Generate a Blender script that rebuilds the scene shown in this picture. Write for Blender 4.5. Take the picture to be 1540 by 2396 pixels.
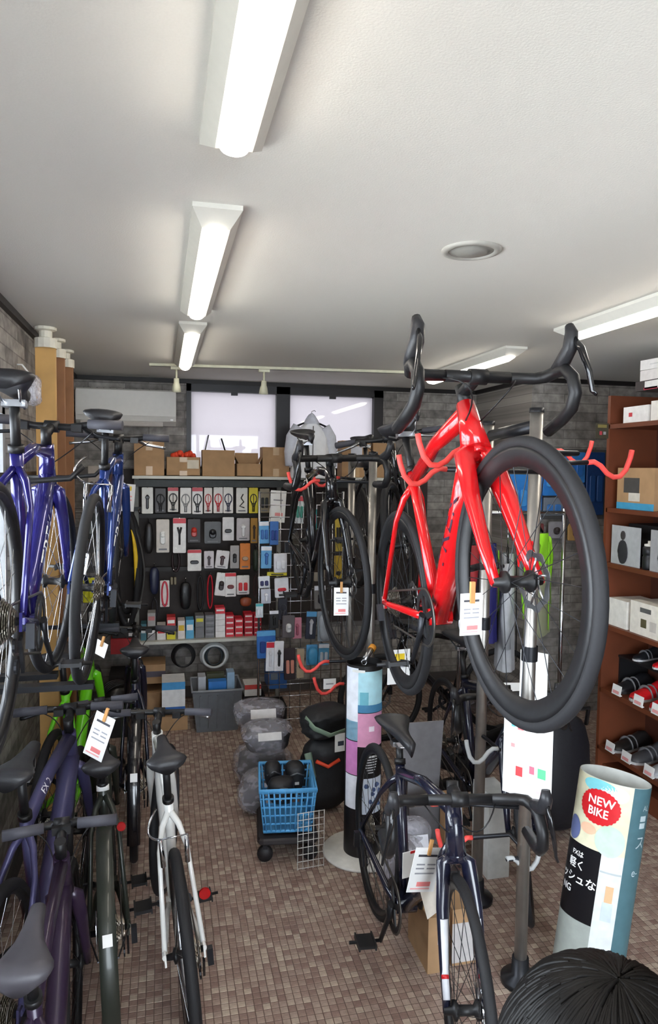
import bpy, math, random
from mathutils import Vector, Matrix
random.seed(7)
sc = bpy.context.scene
for o in list(bpy.data.objects): bpy.data.objects.remove(o, do_unlink=True)
PI = math.pi
COL = sc.collection
# ------------------------------------------------------------------ camera
F, IW, IH = 1650.0, 1540.0, 2396.0
CAM = Vector((0, 0, 1.75))
YAW, PIT, ROLL = math.radians(13.316), math.radians(3.5107), math.radians(.7)
_d = Vector((math.sin(YAW)*math.cos(PIT), math.cos(YAW)*math.cos(PIT), -math.sin(PIT)))
_r0 = Vector((math.cos(YAW), -math.sin(YAW), 0)); _u0 = _r0.cross(_d)
_r = _r0*math.cos(ROLL)+_u0*math.sin(ROLL); _u = -_r0*math.sin(ROLL)+_u0*math.cos(ROLL)
cd = bpy.data.cameras.new('camera'); co = bpy.data.objects.new('camera', cd); COL.objects.link(co)
cd.sensor_fit = 'VERTICAL'; cd.sensor_height = 36; cd.lens = F/IH*36; cd.clip_start = .02; cd.clip_end = 100
co.matrix_world = Matrix(((_r.x, _u.x, -_d.x, CAM.x), (_r.y, _u.y, -_d.y, CAM.y), (_r.z, _u.z, -_d.z, CAM.z), (0, 0, 0, 1)))
sc.camera = co
# ------------------------------------------------------------------ world, exposure
w = bpy.data.worlds.new('sky'); sc.world = w; w.use_nodes = True
wn = w.node_tree.nodes; wn['Background'].inputs[0].default_value = (.90, .94, 1.0, 1); wn['Background'].inputs[1].default_value = 9.0
sc.view_settings.view_transform = 'Standard'; sc.view_settings.look = 'None'; sc.view_settings.gamma = 1
sc.view_settings.use_curve_mapping = False; sc.view_settings.exposure = 0.95
def sun():
    l = bpy.data.lights.new('sun', 'SUN'); l.energy = 14.0; l.angle = math.radians(1.5); l.color = (1, .96, .9)
    o = bpy.data.objects.new('sun', l); COL.objects.link(o)
    o.rotation_euler = Vector((.46, .10, -.88)).to_track_quat('-Z', 'Y').to_euler()
sun()
def portal(name, loc, rot, sx, sy):
    l = bpy.data.lights.new(name, 'AREA'); l.shape = 'RECTANGLE'; l.size = sx; l.size_y = sy; l.cycles.is_portal = True
    o = bpy.data.objects.new(name, l); COL.objects.link(o); o.location = loc; o.rotation_euler = rot
portal('portal_side', (-.70, 1.35, 1.47), (0, -PI/2, 0), 1.0, 3.65)
portal('portal_front', (.6, -1.58, 1.25), (-PI/2, 0, 0), 2.2, 2.3)
# ------------------------------------------------------------------ pixel helpers (photo pixel -> ray -> plane)
def ray(px, py): return _d+_r*((px-IW/2)/F)+_u*((IH/2-py)/F)
def PY(px, py, Y): q = ray(px, py); return CAM+q*(Y/q.y)
def PX(px, py, X): q = ray(px, py); return CAM+q*(X/q.x)
def PZ(px, py, Z): q = ray(px, py); return CAM+q*((Z-CAM.z)/q.z)
def RECT(x0, y0, x1, y1, Y):
    a = PY(x0, (y0+y1)/2, Y); b = PY(x1, (y0+y1)/2, Y); c = PY((x0+x1)/2, y0, Y); d = PY((x0+x1)/2, y1, Y)
    return a.x, b.x, d.z, c.z
# ------------------------------------------------------------------ materials
MATS = {}
def lin(c): return tuple(((x/255.0)/12.92 if x/255.0 <= .04045 else (((x/255.0)+.055)/1.055)**2.4) for x in c)
def mat(name, rgb, rough=.5, metal=0., var=.08, scale=30., bump=0., coat=0., trans=0., emit=0., alpha=1., spec=.5, ior=1.45):
    if name in MATS: return MATS[name]
    m = bpy.data.materials.new(name); m.use_nodes = True; nt = m.node_tree; b = nt.nodes['Principled BSDF']
    c = lin(rgb); N = nt.nodes.new; L = nt.links.new
    tc = N('ShaderNodeTexCoord'); no = N('ShaderNodeTexNoise'); no.inputs['Scale'].default_value = scale; no.inputs['Detail'].default_value = 3
    L(tc.outputs['Object'], no.inputs['Vector'])
    rp = N('ShaderNodeValToRGB'); e = rp.color_ramp.elements
    e[0].position = .3; e[1].position = .7
    e[0].color = (*[x*(1-var) for x in c], 1); e[1].color = (*[min(1, x*(1+var)) for x in c], 1)
    L(no.outputs['Fac'], rp.inputs['Fac']); L(rp.outputs['Color'], b.inputs['Base Color'])
    b.inputs['Roughness'].default_value = rough; b.inputs['Metallic'].default_value = metal
    b.inputs['Coat Weight'].default_value = coat; b.inputs['Coat Roughness'].default_value = .08
    b.inputs['Transmission Weight'].default_value = trans; b.inputs['Alpha'].default_value = alpha
    b.inputs['Specular IOR Level'].default_value = spec; b.inputs['IOR'].default_value = ior
    if emit: b.inputs['Emission Color'].default_value = (*c, 1); b.inputs['Emission Strength'].default_value = emit
    if bump:
        bu = N('ShaderNodeBump'); bu.inputs['Strength'].default_value = bump; bu.inputs['Distance'].default_value = .004
        L(no.outputs['Fac'], bu.inputs['Height']); L(bu.outputs['Normal'], b.inputs['Normal'])
    MATS[name] = m; return m
def wallpaper(name, axis):
    m = bpy.data.materials.new(name); m.use_nodes = True; nt = m.node_tree; b = nt.nodes['Principled BSDF']; N = nt.nodes.new; L = nt.links.new
    tc = N('ShaderNodeTexCoord'); sx = N('ShaderNodeSeparateXYZ'); cx = N('ShaderNodeCombineXYZ')
    L(tc.outputs['Object'], sx.inputs[0]); L(sx.outputs['X' if axis == 'x' else 'Y'], cx.inputs[0]); L(sx.outputs['Z'], cx.inputs[1])
    br = N('ShaderNodeTexBrick'); br.inputs['Scale'].default_value = 1; br.inputs['Brick Width'].default_value = .26; br.inputs['Row Height'].default_value = .062
    br.inputs['Mortar Size'].default_value = .004; br.inputs['Mortar Smooth'].default_value = .6; br.inputs['Bias'].default_value = -.1
    br.inputs['Color1'].default_value = (*lin((156, 151, 145)), 1); br.inputs['Color2'].default_value = (*lin((110, 105, 102)), 1); br.inputs['Mortar'].default_value = (*lin((114, 109, 106)), 1)
    br.offset = .37
    n1 = N('ShaderNodeTexNoise'); n1.inputs['Scale'].default_value = 16; n1.inputs['Detail'].default_value = 6; L(cx.outputs[0], n1.inputs['Vector']); L(cx.outputs[0], br.inputs['Vector'])
    mx = N('ShaderNodeMix'); mx.data_type = 'RGBA'; mx.blend_type = 'OVERLAY'; mx.inputs[0].default_value = 1.0
    L(br.outputs['Color'], mx.inputs[6]); L(n1.outputs['Fac'], mx.inputs[7]); L(mx.outputs[2], b.inputs['Base Color'])
    b.inputs['Roughness'].default_value = .75
    bu = N('ShaderNodeBump'); bu.inputs['Strength'].default_value = .25; bu.inputs['Distance'].default_value = .004; L(n1.outputs['Fac'], bu.inputs['Height']); L(bu.outputs['Normal'], b.inputs['Normal'])
    return m
def tile_mat(name, obj_random):
    m = bpy.data.materials.new(name); m.use_nodes = True; nt = m.node_tree; b = nt.nodes['Principled BSDF']; N = nt.nodes.new; L = nt.links.new
    if obj_random: src = N('ShaderNodeObjectInfo').outputs['Random']
    else:
        a = N('ShaderNodeAttribute'); a.attribute_name = 'tint'; src = a.outputs['Fac']
    rp = N('ShaderNodeValToRGB'); e = rp.color_ramp.elements
    for p, c in ((.0, (132, 107, 98)), (.35, (149, 127, 116)), (.7, (161, 141, 129)), (1., (182, 166, 150))):
        el = e[0] if p == 0 else (e[-1] if p == 1. else e.new(p)); el.position = p; el.color = (*lin(c), 1)
    L(src, rp.inputs['Fac'])
    tc = N('ShaderNodeTexCoord'); no = N('ShaderNodeTexNoise'); no.inputs['Scale'].default_value = 60; L(tc.outputs['Object'], no.inputs['Vector'])
    mx = N('ShaderNodeMix'); mx.data_type = 'RGBA'; mx.blend_type = 'OVERLAY'; mx.inputs[0].default_value = .35
    L(rp.outputs['Color'], mx.inputs[6]); L(no.outputs['Fac'], mx.inputs[7]); L(mx.outputs[2], b.inputs['Base Color'])
    b.inputs['Roughness'].default_value = .5
    return m
def glass(name, rgb, rough):
    m = bpy.data.materials.new(name); m.use_nodes = True; nt = m.node_tree; N = nt.nodes.new; L = nt.links.new
    for n in list(nt.nodes): nt.nodes.remove(n)
    out = N('ShaderNodeOutputMaterial'); mix = N('ShaderNodeMixShader'); tr = N('ShaderNodeBsdfTranslucent' if rough else 'ShaderNodeBsdfTransparent'); gl = N('ShaderNodeBsdfGlossy')
    fr = N('ShaderNodeFresnel'); tr.inputs[0].default_value = (*lin(rgb), 1); gl.inputs['Roughness'].default_value = .02
    no = N('ShaderNodeTexNoise'); no.inputs['Scale'].default_value = 4; mp = N('ShaderNodeMath'); mp.operation = 'MULTIPLY'; mp.inputs[1].default_value = 1.0
    L(fr.outputs[0], mp.inputs[0]); L(mp.outputs[0], mix.inputs[0]); L(tr.outputs[0], mix.inputs[1]); L(gl.outputs[0], mix.inputs[2]); L(mix.outputs[0], out.inputs[0])
    return m
def film(name, rgb, a=.35):
    m = bpy.data.materials.new(name); m.use_nodes = True; nt = m.node_tree; N = nt.nodes.new; L = nt.links.new; b = nt.nodes['Principled BSDF']
    b.inputs['Base Color'].default_value = (*lin(rgb), 1); b.inputs['Roughness'].default_value = .15
    no = N('ShaderNodeTexNoise'); no.inputs['Scale'].default_value = 7; no.inputs['Detail'].default_value = 1.5
    mp = N('ShaderNodeMapRange'); mp.inputs[1].default_value = .35; mp.inputs[2].default_value = .75; mp.inputs[3].default_value = a*.5; mp.inputs[4].default_value = min(1, a*1.6)
    L(no.outputs['Fac'], mp.inputs[0]); L(mp.outputs[0], b.inputs['Alpha'])
    bu = N('ShaderNodeBump'); bu.inputs['Strength'].default_value = .5; bu.inputs['Distance'].default_value = .02; L(no.outputs['Fac'], bu.inputs['Height']); L(bu.outputs['Normal'], b.inputs['Normal'])
    return m
def C(rgb, rough=.55, **k): return mat('paint_%02x%02x%02x_%d_%s' % (*rgb, int(rough*100), '_'.join('%s%s' % i for i in k.items())), rgb, rough, **k)
BLACK = mat('black_plastic', (22, 22, 24), .45); RUBBER = mat('tyre_rubber', (25, 25, 28), .7, bump=.1, scale=120); DARK = mat('dark_metal', (45, 46, 50), .35, .6)
CHROME = mat('chrome', (200, 202, 206), .16, 1.); STEEL = mat('brushed_steel', (172, 168, 162), .38, .9); ALU = mat('silver_alloy', (180, 182, 186), .28, 1.)
WHITE = mat('white_paper', (236, 236, 234), .6, var=.02); CARD = mat('cardboard', (168, 134, 98), .8, var=.1, scale=14); TAPE = mat('packing_tape', (190, 158, 116), .3, var=.05)
CORAL = mat('coral_rubber', (232, 78, 72), .5, var=.05); GREYHOOK = mat('grey_rubber', (170, 172, 172), .5); LEATHER = mat('saddle_skin', (36, 36, 39), .42, bump=.1, scale=200)
BAND = mat('gum_line', (70, 70, 74), .5)
# ------------------------------------------------------------------ mesh builder
class MB:
    def __init__(s): s.v = []; s.f = []; s.sm = []; s.mi = []; s.cur = 0
    def face(s, idx, sm): s.f.append(idx); s.sm.append(sm); s.mi.append(s.cur)
    def box(s, c, d, M=None):
        i = len(s.v); c = Vector(c)
        for z in (-.5, .5):
            for x, y in ((-.5, -.5), (.5, -.5), (.5, .5), (-.5, .5)):
                p = Vector((x*d[0], y*d[1], z*d[2])); s.v.append((M @ p if M else p)+c)
        for q in ((3, 2, 1, 0), (4, 5, 6, 7), (0, 1, 5, 4), (1, 2, 6, 5), (2, 3, 7, 6), (3, 0, 4, 7)): s.face([i+k for k in q], False)
        return s
    def rbox(s, c, d, r=.1, M=None, n=3):
        # rounded slab: superellipse outline in x-z, bevelled edges along y
        i0 = len(s.v); c = Vector(c); K = 4*n; rr = min(d[0], d[2])*min(.5, r); e = min(d[1]*.25, rr*.6); rings = []
        for yy, ins in ((-d[1]/2, e), (-d[1]/2+e, 0), (d[1]/2-e, 0), (d[1]/2, e)):
            ring = []
            for q in range(4):
                cx = (d[0]/2-rr)*(1 if q in (0, 3) else -1); cz = (d[2]/2-rr)*(1 if q in (0, 1) else -1)
                for k in range(n):
                    a = q*PI/2+k/(n-1)*PI/2
                    p = Vector((cx+(rr-ins*.9)*math.cos(a), yy, cz+(rr-ins*.9)*math.sin(a)))
                    ring.append(len(s.v)); s.v.append((M @ p if M else p)+c)
            rings.append(ring)
        for a, b in zip(rings, rings[1:]):
            for k in range(K): s.face([a[k], a[(k+1) % K], b[(k+1) % K], b[k]][::-1], False)
        s.face(rings[0], False); s.face(rings[-1][::-1], False)
        return s
    def tube(s, pts, rad, n=8, closed=False, cap=True, ov=None, up=None, smooth=True):
        P = [Vector(p) for p in pts]; m = len(P)
        if not hasattr(rad, '__len__'): rad = [rad]*m
        T = []
        for i in range(m):
            a = P[i-1] if (i or closed) else P[i]; b = P[(i+1) % m] if (i < m-1 or closed) else P[i]
            t = b-a; T.append(t.normalized() if t.length > 1e-9 else Vector((0, 0, 1)))
        ref = Vector(up) if up else (Vector((0, 0, 1)) if abs(T[0].z) < .9 else Vector((1, 0, 0)))
        nrm = (ref-T[0]*ref.dot(T[0])).normalized(); rings = []
        for i in range(m):
            nrm = (nrm-T[i]*nrm.dot(T[i])); nrm = nrm.normalized() if nrm.length > 1e-6 else T[i].orthogonal().normalized()
            bi = T[i].cross(nrm); r = rad[i]; a_, b_ = (ov if ov else (1, 1)); ring = []
            for k in range(n):
                an = 2*PI*k/n; ring.append(len(s.v)); s.v.append(P[i]+nrm*(math.cos(an)*r*a_)+bi*(math.sin(an)*r*b_))
            rings.append(ring)
        pr = list(zip(rings, rings[1:]))+([(rings[-1], rings[0])] if closed else [])
        for a, b in pr:
            for k in range(n): s.face([a[k], a[(k+1) % n], b[(k+1) % n], b[k]], smooth)
        if cap and not closed: s.face(rings[0][::-1], False); s.face(rings[-1], False)
        return s
    def lathe(s, prof, n=24, c=(0, 0, 0), axis='z', M=None, smooth=True, closed=False, arc=2*PI, a0=0, sx=1, sy=1):
        rings = []; c = Vector(c); full = abs(arc-2*PI) < 1e-6; nn = n if full else n+1
        for r, h in prof:
            ring = []
            for k in range(nn):
                a = a0+arc*k/n; x, y = r*math.cos(a)*sx, r*math.sin(a)*sy
                p = Vector((x, y, h)) if axis == 'z' else (Vector((x, h, y)) if axis == 'y' else Vector((h, x, y)))
                ring.append(len(s.v)); s.v.append((M @ p if M else p)+c)
            rings.append(ring)
        pr = list(zip(rings, rings[1:]))+([(rings[-1], rings[0])] if closed else [])
        for a, b in pr:
            for k in range(n if full else nn-1): s.face([a[k], a[(k+1) % nn], b[(k+1) % nn], b[k]], smooth)
        return s
    def disc(s, c, r, n=20, axis='z', th=.002, sx=1, sy=1):
        return s.lathe([(0.0001, -th/2), (r, -th/2), (r, th/2), (.0001, th/2)], n, c, axis, smooth=False, sx=sx, sy=sy)
    def poly(s, pts, th, org=(0, 0, 0), X=(1, 0, 0), Y=(0, 0, 1)):
        # closed 2-D outline in the plane X,Y, thickness th along X x Y
        X = Vector(X); Y = Vector(Y); Nn = X.cross(Y).normalized(); O = Vector(org); n = len(pts); i = len(s.v)
        for h in (-th/2, th/2):
            for a, b in pts: s.v.append(O+X*a+Y*b+Nn*h)
        s.face([i+k for k in range(n)][::-1], False); s.face([i+n+k for k in range(n)], False)
        for k in range(n): s.face([i+k, i+(k+1) % n, i+n+(k+1) % n, i+n+k], False)
        return s
    def grid(s, fn, nu, nv, smooth=True, closed_u=False):
        i = len(s.v)
        for a in range(nu+1):
            for b in range(nv+1): s.v.append(Vector(fn(a/nu, b/nv)))
        for a in range(nu):
            for b in range(nv): s.face([i+a*(nv+1)+b, i+(a+1)*(nv+1)+b, i+(a+1)*(nv+1)+b+1, i+a*(nv+1)+b+1], smooth)
        return s
    def blob(s, c, d, n=12, m=8, wob=.12, seed=0, M=None, e=1.):
        rnd = random.Random(seed); ph = [rnd.uniform(0, 6.28) for _ in range(6)]; c = Vector(c)
        def sg(x): return math.copysign(abs(x)**e, x)
        def fn(u, v):
            a = 2*PI*u; t = PI*(v-.5); k = 1+wob*(math.sin(2*a+ph[0]+t*2)+.6*math.sin(3*a+ph[1])*math.cos(t)+.5*math.sin(5*t+ph[2])*math.cos(t)+.32*math.sin(9*a+6*t+ph[3])*math.cos(t)+.25*math.sin(13*t-5*a+ph[4])*math.cos(t))
            p = Vector((sg(math.cos(t))*sg(math.cos(a))*d[0]/2*k, sg(math.cos(t))*sg(math.sin(a))*d[1]/2*k, sg(math.sin(t))*d[2]/2)); return (M @ p if M else p)+c
        return s.grid(fn, n, m)
    def raw(s, vs, fs, sm=False):
        i = len(s.v); s.v += [Vector(p) for p in vs]
        for f in fs: s.face([i+k for k in f], sm)
        return s
    def xf(s, M): s.v = [M @ Vector(p) for p in s.v]; return s
    def mesh(s, name, mats):
        me = bpy.data.meshes.new(name); me.from_pydata([tuple(p) for p in s.v], [], s.f)
        me.polygons.foreach_set('use_smooth', s.sm)
        for m in (mats if isinstance(mats, (list, tuple)) else [mats]): me.materials.append(m)
        if isinstance(mats, (list, tuple)) and len(mats) > 1: me.polygons.foreach_set('material_index', s.mi)
        me.update(); return me
    def build(s, name, mats, parent=None, label=None): return obj(name, s.mesh(name, mats), parent, label)
def obj(name, me, parent=None, label=None, M=None):
    o = bpy.data.objects.new(name, me); COL.objects.link(o)
    if parent: o.parent = parent
    if label: o['label'] = label
    if M: o.matrix_local = M
    return o
def tag(o, label, cat, group=None):
    o['label'] = label; o['category'] = cat
    if group: o['group'] = group
    return o
def empty(name, label, cat, M=None, group=None):
    o = bpy.data.objects.new(name, None); o.empty_display_size = .05; COL.objects.link(o)
    if M is not None: o.matrix_world = M if isinstance(M, Matrix) else Matrix.Translation(M)
    return tag(o, label, cat, group)
def struct(o): o['kind'] = 'structure'; return o
_tc = {}
def text_data(t, size=1.):
    if t not in _tc:
        cu = bpy.data.curves.new('txt', 'FONT'); cu.body = t; cu.size = 1; cu.align_x = 'CENTER'; cu.align_y = 'CENTER'; cu.resolution_u = 3
        o = bpy.data.objects.new('txt', cu); COL.objects.link(o); dg = bpy.context.evaluated_depsgraph_get(); dg.update()
        me = bpy.data.meshes.new_from_object(o.evaluated_get(dg))
        _tc[t] = ([tuple(v.co) for v in me.vertices], [list(p.vertices) for p in me.polygons])
        bpy.data.objects.remove(o); bpy.data.curves.remove(cu); bpy.data.meshes.remove(me)
    vs, fs = _tc[t]; return [(a*size, b*size) for a, b, _ in vs], fs
def text(mb, t, size, org, X, Y, bold=0, sx=1.):
    vs, fs = text_data(t, size); X = Vector(X).normalized(); Y = Vector(Y).normalized(); O = Vector(org)
    offs = [(0, 0)]+([(bold*size, 0), (0, bold*size), (-bold*size, 0), (0, -bold*size)] if bold else [])
    for k, (dx, dy) in enumerate(offs): mb.raw([O+X*((a*sx)+dx)+Y*(b+dy)+X.cross(Y)*(k*.00004) for a, b in vs], fs)
    return mb
def TR(x, y, z): return Matrix.Translation((x, y, z))
def RZ(a): return Matrix.Rotation(a, 4, 'Z')
def RX(a): return Matrix.Rotation(a, 4, 'X')
def RY(a): return Matrix.Rotation(a, 4, 'Y')
# ================================================================== the room
X0, X1, YB, YF, HC = -.62, 4.3, 5.40, -1.6, 2.40
WPX = wallpaper('stone_wallpaper', 'x'); WPY = wallpaper('stone_wallpaper_side', 'y')
CEILM = mat('ceiling_vinyl', (228, 226, 219), .8, var=.015, scale=220, bump=.15)
GROUT = mat('grout', (98, 80, 72), .7)
TRIM = mat('dark_trim', (28, 24, 24), .5); FRAME = mat('window_frame', (24, 21, 26), .4)
struct(MB().box(((X0+X1)/2, (YB+YF)/2, -.05), (X1-X0+.3, YB-YF+.3, .1)).build('floor', GROUT))
FLOOR = bpy.data.objects['floor']
struct(MB().box(((X0+X1)/2, (YB+YF)/2, HC+.05), (X1-X0+.3, YB-YF+.3, .1)).build('ceiling', CEILM))
# tiles: one mesh shared by the 300 that show largest, the rest as one joined part
PT, TH = .0265, .0012
def tile_v(cx, cy, s=.0242):
    h = s/2; b = .0012; return [(cx-h, cy-h, .0), (cx+h, cy-h, .0), (cx+h, cy+h, .0), (cx-h, cy+h, .0), (cx-h+b, cy-h+b, TH), (cx+h-b, cy-h+b, TH), (cx+h-b, cy+h-b, TH), (cx-h+b, cy+h-b, TH)]
TF = [(4, 5, 6, 7), (0, 1, 5, 4), (1, 2, 6, 5), (2, 3, 7, 6), (3, 0, 4, 7)]
def tiles():
    near = []; rest = []
    for i in range(int((3.4+.6)/PT)):
        for j in range(int((5.38+.5)/PT)):
            x = -.60+i*PT; y = -.5+j*PT
            (near if (.14 < x < .80 and 2.12 < y < 2.13+PT*12) else rest).append((x, y))
    near.sort(key=lambda p: p[1]); rest += near[300:]; near = near[:300]
    me = MB().raw(tile_v(0, 0), TF).mesh('tile', tile_mat('floor_tile', True))
    for x, y in near: o = obj('tile', me, FLOOR); o.location = (x, y, 0)
    V = []; Fc = []; tint = []; rnd = random.Random(3)
    for x, y in rest:
        i = len(V); V += tile_v(x, y); Fc += [tuple(i+k for k in f) for f in TF]; tint += [rnd.random()]*5
    me = bpy.data.meshes.new('tile_field'); me.from_pydata(V, [], Fc); me.materials.append(tile_mat('floor_tile_field', False))
    a = me.attributes.new('tint', 'FLOAT', 'FACE'); a.data.foreach_set('value', tint)
    o = obj('tile_field', me, FLOOR); o['kind'] = 'stuff'
tiles()
def wall_holes(name, axis, at, lo, hi, holes, m, th=.12, sgn=1):
    # wall slab in the plane axis=at, spanning lo..hi horizontally, with rectangular holes (a0,a1,z0,z1)
    mb = MB(); cuts = sorted({lo, hi, *[h[0] for h in holes], *[h[1] for h in holes]})
    for a, b in zip(cuts, cuts[1:]):
        zs = [(0, HC)]
        for h in holes:
            if h[0] <= a and h[1] >= b: zs = [(0, h[2]), (h[3], HC)]
        for z0, z1 in zs:
            if z1-z0 < .001: continue
            c = ((a+b)/2, at+sgn*th/2, (z0+z1)/2) if axis == 'y' else (at+sgn*th/2, (a+b)/2, (z0+z1)/2)
            d = (b-a, th, z1-z0) if axis == 'y' else (th, b-a, z1-z0)
            mb.box(c, d)
    return struct(mb.build(name, m))
wl, wr, wz0, wz1 = .175, 1.705, 1.72, 2.385
wall_holes('wall_back', 'y', YB, X0-.1, X1+.1, [(wl, wr, wz0, wz1)], WPX)
wall_holes('wall_left', 'x', X0, YF, YB, [(-.5, 3.2, .95, 2.0)], WPY, sgn=-1)
wall_holes('wall_front', 'y', YF, X0-.1, X1+.1, [(-.5, 1.7, .08, 2.36)], WPX, sgn=-1)
struct(MB().box((X1+.06, (YF+YB)/2, HC/2), (.12, YB-YF, HC)).build('wall_right', WPY))
# projecting wall section on the right of the back wall
struct(MB().box(((2.51+X1)/2, (4.50+YB)/2, HC/2), (X1-2.51, YB-4.50, HC)).build('wall_jog', WPX))
# dark crown trims
t = .03
struct(MB().box(((X0+2.51)/2, YB-.012, HC-t/2), (2.51-X0, .024, t)).build('trim_1', TRIM))
struct(MB().box((X0+.012, (YF+YB)/2, HC-t/2), (.024, YB-YF, t)).build('trim_2', TRIM))
struct(MB().box((2.51-.012, (4.488+YB)/2, HC-t/2), (.024, YB-4.488-.026, t)).build('trim_3', TRIM))
struct(MB().box(((2.488+X1)/2, 4.488, HC-t/2), (X1-2.488, .024, t)).build('trim_4', TRIM))
struct(MB().box(((X0+2.51)/2, YB-.008, .04), (2.51-X0, .016, .08)).build('baseboard_back', C((78, 74, 72))))
struct(MB().box((X0+.008, (YF+YB)/2, .04), (.016, YB-YF, .08)).build('baseboard_left', C((78, 74, 72))))
# back window: two frosted panes in dark frames
def back_window():
    root = MB(); fw = .035; zc = (wz0+wz1)/2; H = wz1-wz0
    xm = PY(662, 980, YB).x
    for x, wd in ((wl+fw/2, fw), (wr-fw/2-.02, fw+.04), (xm, .105)): root.box((x, YB+.03, zc), (wd, .10, H))
    for z in (wz0+fw/2, wz1-fw): root.box(((wl+wr)/2, YB+.03, z), (wr-wl, .10, fw if z < zc else fw*2))
    o = struct(root.build('window_1', FRAME))
    g = glass('frosted_glass', (157, 154, 156), True)
    for a, b in ((wl+fw, xm-.053), (xm+.053, wr-fw-.04)):
        p = MB().box(((a+b)/2, YB+.04, zc), (b-a, .006, H-fw*2)).build('pane', g, o)
        MB().box(((a+b)/2, YB-.012, wz1-fw*2-.012), (.05, .018, .022)).build('latch', FRAME, o)
back_window()
def side_window():
    CL = glass('clear_glass', (245, 248, 250), False); AL = mat('window_alloy', (176, 178, 180), .4, .4)
    y0, y1, z0, z1 = -.5, 3.2, .95, 2.0; mb = MB(); x = X0-.05  # near stretch is out of view, lengthened to brighten the left ceiling
    for y in (y0+.025, (y0+y1)/2, y1-.025): mb.box((x, y, (z0+z1)/2), (.06, .05, z1-z0))
    for z in (z0+.02, z1-.02): mb.box((x, (y0+y1)/2, z), (.06, y1-y0, .04))
    o = struct(mb.build('window_2', AL))
    for a, b in ((y0+.05, (y0+y1)/2-.025), ((y0+y1)/2+.025, y1-.05)):
        MB().box((x, (a+b)/2, (z0+z1)/2), (.005, b-a, z1-z0-.08)).build('pane', CL, o)
    mb = MB(); y = YF-.06  # front glazing is unseen, set to the left to brighten that ceiling side
    for xx in (-.475, .6, 1.675): mb.box((xx, y, 1.22), (.05, .06, 2.28))
    for z in (.105, 2.335): mb.box((.6, y, z), (2.2, .06, .05))
    o = struct(mb.build('window_3', AL))
    for a, b in ((-.45, .575), (.625, 1.65)): MB().box(((a+b)/2, y, 1.22), (b-a, .005, 2.18)).build('pane', CL, o)
    struct(MB().box((1.5, -4.6, -.2), (14, 6, .1)).build('pavement', C((112, 110, 108), .9)))  # unseen ground outside, toned darker to cut light bounced in from the front
    struct(MB().box((-3.0, 3, -.2), (4.4, 9, .1)).build('pavement_side_bounce', C((206, 203, 196), .9)))  # unseen ground outside, toned pale to bounce light onto the left ceiling
side_window()
# ------------------------------------------------------------------ ceiling things
LAMPBODY = mat('lamp_body', (226, 224, 214), .5, var=.02)
def lamp(x, y0, y1, label, grp):
    L_ = y1-y0; r = empty('ceiling_lamp', label, 'ceiling lamp', (x, (y0+y1)/2, HC), grp)
    wb, wt, h = .062, .036, .042; v = []
    for z, a, e in ((0, wb, L_/2), (-.012, wb, L_/2), (-h, wt, L_/2-.06)):
        v += [(-a, -e, z), (a, -e, z), (a, e, z), (-a, e, z)]
    f = [(8, 9, 10, 11)]
    for k in range(2):
        for q in range(4): f.append((k*4+q, k*4+(q+1) % 4, k*4+4+(q+1) % 4, k*4+4+q))
    MB().raw(v, f).build('housing', LAMPBODY, r)
    mb = MB(); n = 12
    def fn(u, v_):
        a = PI*v_; e = 1-max(0, abs(u-.5)*2-.96)/.04*.35; return (-.031*math.cos(a)*(.9 if e < 1 else 1), (u-.5)*(L_-.13), -h+.002-.026*math.sin(a)*e)
    mb.grid(fn, 24, n)
    for u in (0, 1): mb.f.append([u*24*(n+1)+k for k in range(n+1)]); mb.sm.append(False); mb.mi.append(0)
    mb.build('diffuser', mat('lamp_diffuser', (255, 246, 232), .5, emit=11.0), r)
for i, (a, b, s) in enumerate(((-1.4, -.12, 'added out of view by the entrance to light the room'), (.16, 1.46, 'nearest the shop front in the row above the aisle'), (1.80, 3.0, 'in the middle of the row above the aisle'), (3.26, 4.52, 'nearest the back window in the row above the aisle'))):  # the first lamp is unseen, added behind the camera to light the room
    lamp(.135, a, b, 'white trapezoid strip lamp ' + s, 'strip lamps on the ceiling')
for a, b, s in ((1.66, 2.94, 'over the wooden shoe bookcase'), (3.40, 4.68, 'over the clothes rail by the jutting wall')):
    lamp(1.80, a, b, 'white glowing strip lamp ' + s, 'strip lamps on the ceiling')
def rail():
    a = PZ(350, 850, HC); b = PZ(1005, 870, HC); b = Vector((b.x, b.y, HC)); m = C((214, 214, 190), .5)
    d = (b-a).normalized(); M = RZ(math.atan2(d.y, d.x)).to_3x3(); mid = (a+b)/2; L_ = (b-a).length
    r = MB().box((mid.x, mid.y, HC-.0085), (L_, .034, .016), M).build('light_track', m); tag(r, 'long cream lighting track fixed across the ceiling', 'track')
    MB().box((mid.x, mid.y, HC-.0175), (L_-.02, .012, .002), M).build('slot', C((90, 90, 84)), r)
    for px, py, lb in ((413, 885, 'small cream spotlight hanging from the track by the air conditioner'), (618, 870, 'small cream spotlight hanging from the track before the window panes')):
        p = PY(px, py, a.y+(b.y-a.y)*((px-350)/655.0)); p.z = HC-.019
        o = empty('spotlight', lb, 'spotlight', p, 'spotlights on the track')
        MB().box((0, 0, -.008), (.07, .03, .016)).build('adapter', m, o); MB().tube([(0, 0, -.016), (0, 0, -.075)], .007).build('stem', m, o)
        hd = MB().lathe([(.002, .0), (.016, 0), (.018, -.03), (.024, -.045), (.03, -.085), (.027, -.085), (.012, -.06), (.002, -.06)], 16, (0, 0, -.07), M=RX(.25)).build('head', m, o)
        MB().disc((0, .02, -.138), .02, 14).build('lens', C((240, 240, 225), .3), hd)
rail()
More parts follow.
